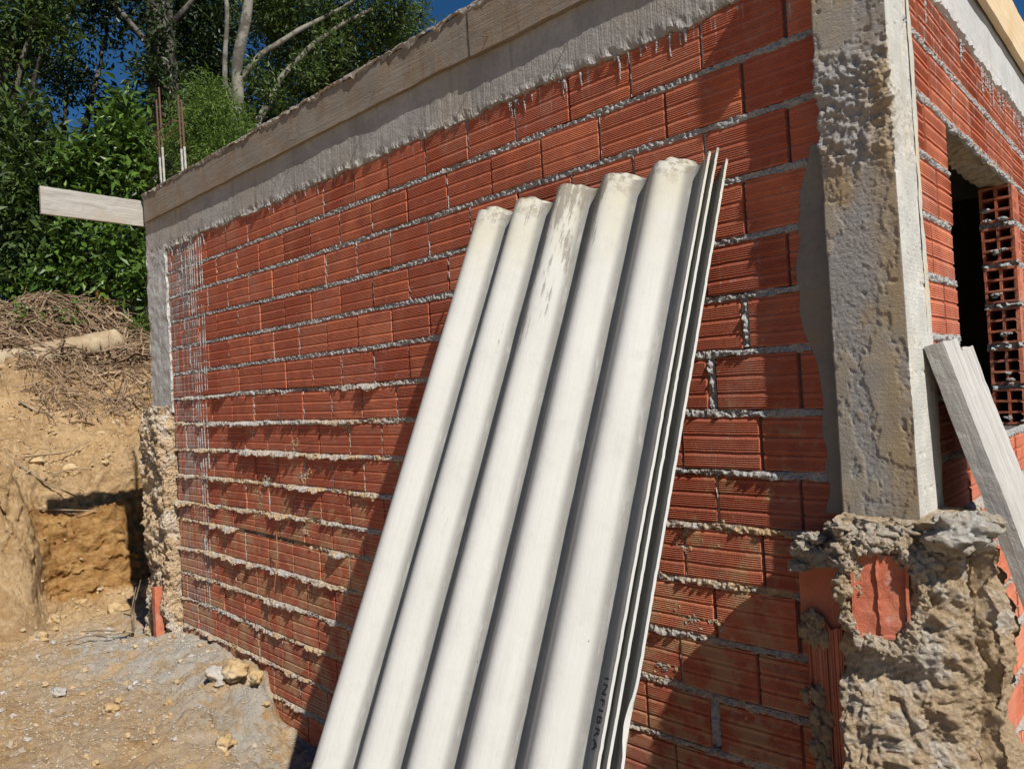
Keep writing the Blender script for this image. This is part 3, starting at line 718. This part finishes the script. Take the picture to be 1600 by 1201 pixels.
# opened brick: tray with a middle web and two thin side walls
mb = MB(); W_ = .118; HT = .178; an = math.radians(24)
TR = (np.array([-.118, -.148, .752]), np.array([[math.cos(an), math.sin(an), 0], [-math.sin(an), math.cos(an), 0], [0, 0, 1]]))
dsp = vdisp(.0018, 40, 3, 5); tb = lambda lo, hi, res=.005, d=dsp: box(mb, lo, hi, res, d, TR, rnd=.3)
tb((0, .016, 0), (W_, .026, HT))
tb((0, .004, 0), (.007, .017, HT + .008)); tb((W_ - .007, .006, 0), (W_, .017, HT + .004))
tb((W_ / 2 - .003, .009, .004), (W_ / 2 + .003, .017, HT + .055), .004, vdisp(.003, 50, 3, 8))
tb((0, .006, -.007), (W_, .026, 0))
mb.build('opened_hollow_brick', BRICKB, house)

# reinforcing bars over the far column
for i, (px, py0, py1, yy) in enumerate(((258, 130, 300, .04), (253, 150, 300, .10), (292, 152, 290, .04), (287, 143, 290, .10))):
    a = on(px, py1, 1, yy); b = on(px - 1, py0, 1, yy); a[2] = 2.68; b[0] = a[0] - .02
    mb = MB(); n = 14; t = np.linspace(0, 1, n)[:, None]; tube(mb, a + (b - a) * t, .0055, 8); o = mb.build('reinforcing_bar', RUST, house)
    mb = MB(); tube(mb, a + (b - a) * t * .45, .0068 + .001 * np.sin(np.arange(n) * 2.1), 8); mb.build('cement_coating', CEMROD, o)
mb = MB(); z = 3.1
tube(mb, [(-4.25, .03, z), (-3.93, .03, z + .0), (-3.93, .11, z), (-4.25, .11, z), (-4.25, .03, z)], .003, 6); mb.build('stirrup', RUST, house)

# ------------------------------------------------------------------ formwork boards
def board(name, lo, hi, mat, label, res=.03, amp=.0025, nails=(), axis='x', seed=0):
    base = ((lo[0] + hi[0]) / 2, (lo[1] + hi[1]) / 2, lo[2])
    t = empty(name, base, label, 'board', 'formwork boards round the roof slab')
    mb = MB(); box(mb, lo, hi, res, lambda P: vdisp(amp, 6, 3, seed)(P) + vdisp(amp * .5, 40, 2, seed + 1)(P)); mb.build('plank', mat, t)
    for (p, q) in nails:
        mb = MB(); p = np.array(p); q = np.array(q); tube(mb, [p, q], .0019, 6)
        mb.build('nail', NAILM, t)
    return t
board('formwork_board', (-4.275, -.0265, 2.545), (-1.352, -.0105, 2.706), FORMW, 'long cement splashed board along the front wall top, left of the board joint', nails=[((x, -.02, z), (x - .01, -.062, z - .012)) for x, z in ((-3.95, 2.58), (-2.55, 2.62), (-2.5, 2.575), (-1.9, 2.6))], seed=2)
board('formwork_board', (-1.346, -.0285, 2.538), (.004, -.0105, 2.708), FORMW, 'cement splashed board on the front wall, right of the board joint', nails=[((x, -.02, 2.58), (x - .008, -.06, 2.57)) for x in (-1.25, -.8)], seed=5)
board('formwork_board', (.013, -.125, 2.540), (.034, 3.15, 2.722), FORMB, 'tan board lining the top of the side wall above the pillar', amp=.0012, seed=8)
board('formwork_board', (-4.345, -.575, 2.535), (-4.322, 3.1, 2.693), FORMP, 'pale board whose bare end sticks out past the far corner column', seed=11)

# ------------------------------------------------------------------ corrugated sheets
Us = np.array([.9995, .032, -.009]); Us /= np.linalg.norm(Us)
Vs = np.array([.005, -.426, -.905]); Vs -= Us * (Us @ Vs); Vs /= np.linalg.norm(Vs); Ns = -np.cross(Us, Vs)
P0 = np.array([-1.313, -.063, 1.961]); WID = .868; LEN = 2.42; LAM = .171; S1 = .042; AMP = .030
def corr(s): return AMP * np.cos(2 * np.pi * (s - S1) / LAM)
def corrugated(label, off, seed, thick=.0062, tilt=0.0, letters=False):
    org = P0 + Us * off[0] + Vs * off[1] + Ns * off[2]
    R = Matrix(((Us[0], Vs[0], Ns[0]), (Us[1], Vs[1], Ns[1]), (Us[2], Vs[2], Ns[2]))).to_4x4(); 
    if tilt: R = Matrix.Rotation(tilt, 4, Vector(Us)) @ R
    R.translation = Vector(org)
    t = bpy.data.objects.new('corrugated_sheet', None); col.objects.link(t); t.matrix_world = R
    tag(t, label, 'roofing sheet', 'fibre cement sheets leaning against the wall')
    ns = 150; nl = 200; s = np.linspace(0, WID, ns); l = np.concatenate([np.linspace(0, .15, 40), np.linspace(.16, LEN, nl - 40)])
    S, L = np.meshgrid(s, l, indexing='ij')
    q = np.stack([S, L, S * 0 + seed], -1)
    topj = .010 * noise(q * [1, 0, 1], 9, seed) + .004 * noise(q * [1, 0, 1], 60, seed + 1)
    Lw = L + topj * np.exp(-L / .02)
    ed = np.exp(-(WID - S) / .004); Sw = S + ed * (.0003 * RNG.normal(0, 1, (1, len(l))) + .0014 * noise(q * [0, 1, 1], 2.2, seed + 3) - (.012 if seed == 3 else 0) * np.exp(-((L - 1.42) / .05) ** 2))
    H = corr(S) + .0012 * noise(q, 7, seed)
    slope = np.gradient(corr(s), s)[:, None]; nx = -slope / np.sqrt(1 + slope ** 2); nz = 1 / np.sqrt(1 + slope ** 2)
    Vf = np.stack([Sw + nx * thick / 2, Lw, H + nz * thick / 2], -1); Vb = np.stack([Sw - nx * thick / 2, Lw, H - nz * thick / 2], -1)
    mb = MB(); F = grid_faces(ns, len(l)); mb.add(Vf, F[:, ::-1] * 1); mb.add(Vb, F)
    for sl_ in ((0, slice(None)), (ns - 1, slice(None))):
        a = Vf[sl_]; b = Vb[sl_]; m = len(a); k = np.arange(m - 1); mb.add(np.concatenate([a, b]), np.stack([k, k + 1, k + 1 + m, k + m], -1))
    for c in (0, len(l) - 1):
        a = Vf[:, c]; b = Vb[:, c]; m = len(a); k = np.arange(m - 1); mb.add(np.concatenate([a, b]), np.stack([k, k + 1, k + 1 + m, k + m], -1))
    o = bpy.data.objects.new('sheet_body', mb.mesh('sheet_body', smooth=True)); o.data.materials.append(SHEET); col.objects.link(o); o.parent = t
    try: o.data.set_sharp_from_angle(angle=math.radians(40))
    except Exception: pass
    if letters:
        fc = bpy.data.curves.new('printed_lettering', 'FONT'); fc.body = 'INFIBRA'; fc.size = .034; fc.space_character = 1.25; fc.resolution_u = 3
        tmp = bpy.data.objects.new('tmp', fc); col.objects.link(tmp); dg = bpy.context.evaluated_depsgraph_get(); dg.update()
        me = bpy.data.meshes.new_from_object(tmp.evaluated_get(dg)); bpy.data.objects.remove(tmp)
        co = np.zeros(len(me.vertices) * 3); me.vertices.foreach_get('co', co); co = co.reshape(-1, 3)
        sS = letters[0] + co[:, 1] * 1.0; sL = letters[1] + co[:, 0]
        sl2 = -AMP * 2 * np.pi / LAM * np.sin(2 * np.pi * (sS - S1) / LAM); k = np.sqrt(1 + sl2 ** 2)
        hh = thick / 2 + .0012
        V = np.stack([sS - sl2 / k * hh, sL, corr(sS) + hh / k], -1); me.vertices.foreach_set('co', V.ravel().astype(np.float32)); me.update()
        lo = bpy.data.objects.new('printed_lettering', me); me.materials.append(INK); col.objects.link(lo); lo.parent = t
    return t
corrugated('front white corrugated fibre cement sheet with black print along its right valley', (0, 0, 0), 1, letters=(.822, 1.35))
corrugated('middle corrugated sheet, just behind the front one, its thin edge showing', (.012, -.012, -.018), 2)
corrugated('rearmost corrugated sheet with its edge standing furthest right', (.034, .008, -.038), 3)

# ------------------------------------------------------------------ planks leaning on the side wall
topP = on(1473, 533, 0, .05)
dirp = on(1600, 860, 1, topP[1] + .03) - topP; dirp /= np.linalg.norm(dirp)
wy = np.array([0, 1.0, 0]); wy -= dirp * (wy @ dirp); wy /= np.linalg.norm(wy); npn = np.cross(dirp, wy)
if npn[0] < 0: npn = -npn
pl = ['leaning grey plank beside the pillar, its thick edge facing us', 'middle grey plank leaning on the side wall opening', 'last grey plank of the leaning three, nearest the hollow brick ends']
for i, (w0, w1, l0, dz) in enumerate(((0, .155, 0, 0), (.158, .265, .03, -.010), (.268, .385, .022, -.018))):
    org = topP + wy * w0 + dirp * l0 + npn * dz
    t = bpy.data.objects.new('leaning_plank', None); col.objects.link(t)
    R = Matrix([[dirp[k], wy[k], npn[k]] for k in range(3)]).to_4x4(); R.translation = Vector(org); t.matrix_world = R
    tag(t, pl[i], 'plank', 'grey planks leaning against the side wall')
    mb = MB(); box(mb, (0, 0, -.042), (1.55, w1 - w0, 0), .02, lambda P: vdisp(.002, 9, 3, 5 + i)(P) + vdisp(.0016, 50, 2, 9)(P) - .0 )
    o = mb.build('board_body', PLANKM); o.parent = t; o.location = (0, 0, 0)

# ------------------------------------------------------------------ bank: log, sticks, roots, clods
def rough_tube(pts, rad, seed, mat, name, label=None, cat=None, n=20, amp=.15, group=None, kind=None):
    P_ = np.array(pts, float); t = np.linspace(0, 1, len(P_)); tt = np.linspace(0, 1, 60)
    Q = np.stack([np.interp(tt, t, P_[:, k]) for k in range(3)], -1); r = np.interp(tt, t, rad)
    mb = MB(); tube(mb, Q, r, n); V = mb.V[0]; C_ = np.repeat(Q, n, 0); d = V - C_
    mb.V[0] = C_ + d * (1 + amp * fbm(V, 6, 4, seed) + amp * .4 * fbm(V, 30, 3, seed + 2))[:, None]
    o = mb.build(name, mat, loc=tuple(P_[0]), smooth=True); tag(o, label, cat, group, kind); return o
l0 = on_ground(-60, 585); l1 = on_ground(90, 560); l2 = on_ground(180, 548)
lg = [l0 + [0, 0, .02], l1 + [0, 0, .03], l2 + [.05, 0, .10], l2 + (l2 - l1) * .16 + [.05, 0, .12]]
rough_tube(lg, [.15, .155, .145, .03], 3, LOGM, 'fallen_log', 'pale stripped log half buried in the clay bank, its end broken to a point', 'log')
def stick(pxs, lift, r, label, bend=.02, seed=1, end=None, cat='stick'):
    pts = []
    for (px, py) in pxs: p = on_ground(px, py); pts.append(p + [0.03, -.01, lift])
    P_ = np.array(pts); t = np.linspace(0, 1, len(P_)); tt = np.linspace(0, 1, 16)
    Q = np.stack([np.interp(tt, t, P_[:, k]) for k in range(3)], -1); Q = Q + bend * np.stack([noise(Q, 3, seed), noise(Q, 3, seed + 1), noise(Q, 3, seed + 2)], -1)
    mb = MB(); tube(mb, Q, np.linspace(r, r * .5, 16), 7); o = mb.build('dry_stick', STICKM, loc=tuple(Q[0])); tag(o, label, cat); return o
stick([(62, 800), (150, 803)], .03, .008, 'straight bare stick lying level across the face of the dug pit', .004, 3)
stick([(25, 730), (70, 760), (118, 782)], .04, .010, 'slanting stick crossing the end of the board shadow', .012, 5)
stick([(0, 762), (48, 740)], .03, .008, 'short stick at the left frame edge above the hollow', .01, 8)
stick([(22, 815), (38, 855), (45, 925)], .03, .006, 'thin dark root hanging down the bank at the left', .02, 11)
stick([(30, 630), (58, 648), (62, 640)], .03, .011, 'bent twig on the upper bank below the log', .02, 14)
stick([(35, 722), (100, 712), (140, 694)], .03, .007, 'long thin branch lying across the middle of the bank', .02, 17)
stick([(72, 752), (105, 738), (143, 735)], .02, .007, 'dark root along the crack above the board shadow', .02, 20)
# dry branch standing at the far column foot
mb = MB(); b0 = np.array([-4.5, -.12, .0])
for a, b, c in (((0, 0, 0), (.05, -.03, .12), (.13, -.02, .30)), ((0, 0, 0), (.02, .0, .16), (.10, .02, .33)), ((.0, 0, .0), (-.16, -.14, .02), (-.32, -.2, -.0)), ((.05, -.03, .12), (.12, -.1, .16), (.18, -.12, .14)), ((-.05, -.04, 0), (-.1, -.22, .02), (-.16, -.42, 0))):
    q = np.array([a, b, c]); tt = np.linspace(0, 2, 12); Q = b0 + np.stack([np.interp(tt, [0, 1, 2], q[:, k]) for k in range(3)], -1); tube(mb, Q, np.linspace(.007, .003, 12), 6)
tag(mb.build('dry_branch', STICKM, loc=tuple(b0)), 'forked grey branch sprawled against the foot of the far corner column', 'branch')
# wire-like roots on the wall
mb = MB(); pts = [on(438, 818, 1, -.03), on(432, 832, 1, -.03), on(434, 870, 1, -.035), on(428, 925, 1, -.035), on(418, 980, 1, -.02)]
tube(mb, pts, .0018, 5); tube(mb, [pts[1], on(428, 834, 1, -.04)], .0014, 5); tube(mb, [pts[1], on(441, 834, 1, -.04)], .0014, 5)
tag(mb.build('dry_root', plain('reddish root', (.38, .20, .12)), loc=tuple(pts[0])), 'thin reddish root dangling down the lower courses of the wall', 'root')

# tangle of roots and straw on top of the bank
mb = MB()
def tangle(n, xr, yr, lr, rr, lift, seed):
    R_ = np.random.default_rng(seed)
    for i in range(n):
        x = R_.uniform(*xr); y = R_.uniform(*yr); u = prof_u(x); L = R_.uniform(*lr); a = R_.uniform(-.5, .5) + (np.pi / 2 if R_.random() < .6 else 0); m = 6
        t = np.linspace(-.5, .5, m); k = R_.uniform(-2, 2)
        uu = u + L * (t * np.cos(a) + k * L * t * t); yy = y + L * (t * np.sin(a)); Pn, *_ = terrain(uu, yy)
        Pn[:, 2] += lift * R_.uniform(0, 1) + .25 * L * (.25 - t * t) * R_.uniform(0, 2); Pn += R_.normal(0, .006, Pn.shape)
        tube(mb, Pn, R_.uniform(*rr) * (1 + 2.2 * (R_.random() < .06)), 4, rnd=R_.random())
tangle(1500, (-9.9, -8.15), (-1.6, 1.6), (.15, .7), (.003, .009), .22, 1)
tangle(420, (-8.3, -7.2), (.15, 1.4), (.1, .4), (.002, .006), .06, 2)
tangle(110, (-8.4, -6.3), (-1.5, 1.2), (.06, .3), (.0015, .004), .02, 3)
mb.build('dry_root_tangle', ROOT).__setitem__('kind', 'stuff')
# root stub
s0 = on_ground(163, 492)
rough_tube([s0, s0 + [0, .0, .15], s0 + [.02, -.08, .30]], [.06, .06, .03], 8, bark_mat('orange root wood', (.30, .14, .05), (.45, .22, .08)), 'root_stub', 'upright orange brown root stub on the crest of the bank', 'root stub', amp=.25)

def rock(px, py, r, k, label, grp=None, seed=0, wx=None):
    p = on_ground(px, py) if wx is None else np.array(wx)
    mb = MB(); blob(mb, p + [0, 0, r * .35], r, seed, (1.15, 1.0, .75), 22, .38, 1.7); blob
    o = mb.build('clay_clod' if k == 0 else 'mortar_chunk', ROCKM[k], loc=tuple(p), smooth=True); tag(o, label, 'clod' if k == 0 else 'rubble lump', grp)
rock(368, 1055, .058, 0, 'largest ochre clod, against the wall foot beside the sheet shadow', seed=3)
rock(395, 1062, .045, 0, 'greyish ochre clod just right of the largest clod', seed=5)
rock(340, 1058, .05, 1, 'white mortar chunk left of the largest clod', seed=8)
rock(352, 1165, .040, 0, 'round clod at the bottom edge near the shadow', seed=9)
rock(172, 1110, .034, 0, 'lone orange clod on the grey cement dust', seed=12)
rock(170, 990, .030, 1, 'flat pale mortar chunk below the dry branch', seed=14)
rock(92, 1085, .032, 1, 'pale round mortar chunk on the left of the dust patch', seed=17)
def crumbs(n, xr, yr, rr, seed, name, mat):
    R_ = np.random.default_rng(seed); mb = MB(); x = R_.uniform(*xr, n); y = R_.uniform(*yr, n) ; P_, *_ = terrain(prof_u(x), y)
    ph_ = np.array([[1,0,0],[0,1,0],[-1,0,0],[0,-1,0],[0,0,1],[0,0,-1.],[.6,.6,.5],[-.6,.6,-.4],[.5,-.6,-.5],[-.6,-.5,.6]])
    for i in range(n):
        if P_[i, 1] > -.02 and P_[i, 0] > -4.4: continue
        r = R_.uniform(*rr) * (1 + 2.5 * (R_.random() < .04)); blob(mb, P_[i] + [0, 0, r * .3], r, int(R_.integers(1, 999)), (1.2, 1, .8), 5, .5, 1.8)
    mb.build(name, mat)['kind'] = 'stuff'
crumbs(2600, (-5.0, -2.2), (-1.4, -.02), (.0018, .0052), 4, 'clay_crumbs', ROCKM[0])
crumbs(1900, (-4.9, -2.4), (-1.1, -.02), (.0018, .0055), 5, 'mortar_crumbs', ROCKM[1])
crumbs(900, (-8.2, -5.2), (-1.2, 1.2), (.005, .016), 6, 'bank_crumbs', ROCKM[0])

# ------------------------------------------------------------------ trees and shrubs
def leaves(mb, centres, n, size, asp=.42, seed=0, flat=.8, droop=.3):
    R_ = np.random.default_rng(seed)
    cs = np.array([c[:3] for c in centres]); rs = np.array([c[3] for c in centres]); wts = rs ** 2.2; wts /= wts.sum()
    # twig tips inside each lobe, leaves in tufts round the tips
    nt_ = max(8, n // 7); ci = R_.choice(len(cs), nt_, p=wts); d = R_.normal(size=(nt_, 3)); d /= np.linalg.norm(d, axis=1)[:, None]
    rad = R_.random(nt_) ** .45; tips = cs[ci] + d * (rad * rs[ci])[:, None] * np.array([1, 1, flat]) * (1 + .35 * noise(d * 2 + ci[:, None] * 3, 1.3, seed))[:, None]
    ti = R_.integers(0, nt_, n); a = R_.normal(size=(n, 3)) * .8 + d[ti] * .6 + np.array([.25, -.25, .1]); a[:, 2] -= droop * R_.random(n); a /= np.linalg.norm(a, axis=1)[:, None]
    sz = size * R_.uniform(.55, 1.25, n); P_ = tips[ti] + R_.normal(size=(n, 3)) * size * .7
    up = np.array([.35, -.2, 1.0]) + R_.normal(size=(n, 3)) * .55; w_ = np.cross(a, up); w_ /= np.linalg.norm(w_, axis=1)[:, None] + 1e-9; nn = np.cross(w_, a)
    V = np.stack([P_, P_ + (a * .45 + w_ * asp * .5 + nn * .06) * sz[:, None], P_ + (a - nn * .12) * sz[:, None], P_ + (a * .45 - w_ * asp * .5 + nn * .06) * sz[:, None]], 1)
    mb.add(V, np.arange(4 * n).reshape(n, 4), rnd=np.repeat(np.clip(R_.normal(.45, .28, n), 0, 1), 4))
def tree(name, label, group, base, trunk, branches, lobes, n, size, lm, bm, asp=.42, seed=0, cat='tree'):
    t = empty(name, tuple(base), label, cat, group)
    mb = MB()
    for pts, r0, r1 in [trunk] + branches:
        Q0 = np.array(pts); tt = np.linspace(0, len(Q0) - 1, 8 * len(Q0)); Q = np.stack([np.interp(tt, np.arange(len(Q0)), Q0[:, k]) for k in range(3)], -1)
        Q = Q + .03 * np.stack([noise(Q, 1.7, seed), noise(Q, 1.7, seed + 1), Q[:, 0] * 0], -1)
        tube(mb, Q, np.linspace(r0, r1, len(Q)), 9)
    mb.build('trunk', bm, t, smooth=True)
    mb = MB(); leaves(mb, lobes, n, size, asp, seed); mb.build('crown', lm, t)
    return t
def L(px, py, d, r): return (*at(px, py, d), r)
def gpt(px, d):
    p = at(px, 480, d); p[2] = ground_z(p[0], p[1]) - .1; return p
def simple(name, label, group, px, d, lobes, n, size, lm, bm=BARK, asp=.42, seed=0, r=.05, cat='tree'):
    b = gpt(px, d); lo = [L(*l) for l in lobes]; c = np.array([l[:3] for l in lo])
    br = [([b + (c.mean(0) - b) * .45, b + (q - b) * .75 + [0, 0, .1], q], r * .6, .012) for q in c]
    return tree(name, label, group, b, ([b, b + (c.mean(0) - b) * .5, c.mean(0)], r, r * .5), br, lo, n, size, lm, bm, asp, seed, cat)
G1 = 'shrubs along the edge of the bank'; G2 = 'forest trees behind the house'
simple('broadleaf_shrub', 'tall leafy shrub at the far left edge of the wood', G1, 30, 10.2, [(20, 200, 10.2, .6), (55, 290, 10, .6), (15, 350, 9.9, .7), (80, 400, 9.8, .42), (10, 440, 9.7, .45), (100, 235, 10.4, .3)], 5200, .15, LEAF_MID, seed=1, cat='shrub')
simple('broadleaf_shrub', 'bright glossy leaved bush above the pale board end', G1, 175, 10.0, [(165, 250, 9.9, .42), (205, 215, 10, .38), (150, 290, 9.8, .33), (215, 280, 9.8, .33), (190, 165, 10.2, .25), (120, 250, 10, .25)], 2700, .155, LEAF_BR, seed=2, cat='shrub')
simple('broadleaf_shrub', 'low bright bush beneath the pale board end', G1, 150, 9.8, [(130, 370, 9.7, .35), (190, 390, 9.7, .40), (100, 430, 9.6, .35), (215, 440, 9.6, .35), (160, 445, 9.6, .3), (60, 455, 9.6, .3)], 2500, .14, LEAF_BR, seed=3, cat='shrub')
simple('fine_leaved_shrub', 'dense feathery yellow green shrub behind the reinforcing bars', G1, 330, 10, [(330, 190, 9.9, .48), (295, 230, 9.8, .42), (370, 240, 9.9, .42), (330, 150, 10, .28), (340, 270, 9.8, .5), (390, 290, 9.8, .4)], 17000, .105, LEAF_ND, asp=.13, seed=4, cat='shrub')
# big grey trunk, high dark crown
b = gpt(250, 13); top = at(248, -60, 13)
tree('forest_tree', 'stout grey lichened trunk rising behind the bars under a dark crown', G2, b, ([b, at(255, 200, 13), at(252, 60, 13), top], .30, .20), [([at(252, 90, 13), at(180, 10, 13), at(90, -60, 12.5)], .07, .02), ([at(253, 60, 13), at(320, -20, 13)], .07, .03)],
     [L(130, -20, 13, .9), L(250, -20, 13.5, .8), L(60, 20, 12, .6), L(320, 30, 14, .8), L(40, 90, 12, .35), L(90, 130, 13.5, .5), L(270, 130, 13.6, .5), L(225, 110, 12.2, .30), L(265, 170, 12.2, .30), L(250, 60, 12.3, .32), L(240, 10, 12.2, .28), L(262, 110, 12.1, .3), L(240, 230, 12, .35), L(310, 110, 14, .6)], 12500, .13, LEAF_DK, BARK, seed=5)
# pale twin stems with long boughs
b = gpt(385, 11.5)
tree('pale_barked_tree', 'pale slender forked tree with long bare boughs reaching right', G2, b, ([b, at(372, 180, 11.5), at(370, 110, 11.5), at(385, 30, 11.5), at(395, -60, 11.5)], .105, .07),
     [([at(376, 170, 11.5), at(352, 130, 11.5), at(354, 50, 11.5), at(350, -50, 11.5)], .045, .03), ([at(372, 125, 11.5), at(410, 85, 11.6), at(470, 45, 11.8), at(530, 15, 12), at(600, -30, 12)], .05, .02),
      ([at(405, 190, 11.5), at(440, 120, 11.7), at(490, 70, 11.9), at(530, 40, 12), at(585, 12, 12.1)], .055, .02), ([at(400, 230, 11.4), at(405, 190, 11.5)], .065, .055)],
     [L(480, 20, 12.5, .75), L(560, 20, 12.5, .75), L(620, 5, 12.5, .5), L(420, 30, 12.6, .5), L(600, 60, 12.8, .4), L(450, 110, 12.8, .5), L(540, 100, 12.8, .55), L(430, 0, 12, .6), L(430, 150, 11, .25), L(400, 110, 11, .2), L(480, 110, 11, .3), L(520, 70, 11.2, .3), L(380, 190, 11, .25)], 14000, .095, LEAF_MID, BARKP, seed=6)
simple('forest_tree', 'rounded tree whose crown meets the open sky beside the roof', G2, 560, 13.5, [(560, 130, 13.5, .75), (610, 80, 13.5, .55), (500, 170, 13.5, .7), (450, 220, 13.3, .6), (640, 40, 13.6, .42), (400, 200, 13.3, .5)], 11000, .10, LEAF_MID, seed=7, r=.12)
simple('forest_tree', 'overhanging leafy branches in the top left corner', G2, -40, 11, [(20, 30, 11, .55), (75, 50, 11, .35), (0, 110, 11, .5), (60, -20, 11, .5), (-60, 60, 11, .8)], 4200, .13, LEAF_MID, seed=8, r=.12)
# deeper rows
k = 10
for (px, d, lob, lab) in ((-150, 13, [(-150, 100, 13, 1.3), (-80, 300, 13, 1.1), (-200, 350, 13, 1.2)], 'dark tree beyond the left edge shrub'),
                          (60, 14.5, [(110, 110, 15, .7), (190, 190, 15, .6), (170, 40, 15, .6), (60, 330, 14.5, 1.2), (0, 220, 14.5, 1.1), (120, 420, 14.5, 1.0), (20, 60, 15, .8)], 'deep shaded tree behind the left shrubs'),
                          (210, 14, [(230, 320, 14, 1.0), (250, 210, 14.5, .9), (180, 430, 13.5, 1.0), (290, 300, 14, .9)], 'shaded tree filling the gap behind the bars'),
                          (330, 15.5, [(330, 120, 15.5, 1.0), (300, 60, 16, .8), (380, 200, 15, 1.2), (350, 0, 16, .8)], 'dark crowned tree between the two trunks'),
                          (470, 16, [(470, 120, 16, 1.1), (520, 60, 16, .9), (430, 30, 16, .8), (560, 170, 16, .9), (480, 240, 15, .9)], 'dark tree behind the long pale boughs')):
    simple('forest_tree', lab, G2, px, d, lob, 7000, .17, LEAF_DK, seed=k, r=.16); k += 1
# distant wood closing the view under the crowns
mb = MB(); R_ = np.random.default_rng(44); lobes = []
for i in range(70):
    px = R_.uniform(-500, 640); d = R_.uniform(18, 24); py = R_.uniform(230, 520)
    lobes.append(L(px, py, d, R_.uniform(1.0, 1.9)))
leaves(mb, lobes, 34000, .32, seed=55); tag(mb.build('distant_wood', LEAF_DK), kind='stuff')
# fresh weeds on the crest
for i, (px, py) in enumerate(((30, 470), (110, 468), (215, 470), (228, 452))):
    p = on(px, 480, 0, -9.0); p[2] = ground_z(p[0], p[1]); mb = MB()
    leaves(mb, [(*(p + [0, 0, .1]), .14), (*(p + [0, .1, .2]), .10)], 130, .10, .3, seed=70 + i)
    for q in range(5): tube(mb, [p, p + [random.uniform(-.05, .05), random.uniform(-.08, .08), .22]], .003, 5, rnd=.8)
    tag(mb.build('leafy_weed', LEAF_BR, loc=tuple(p)), ['leafy weed on the crest at the left, under the tall shrub', 'leafy weed on the crest left of the root stub', 'broad leaved weed on the crest right of the root stub', 'leafy weed touching the far corner column'][i], 'weed')
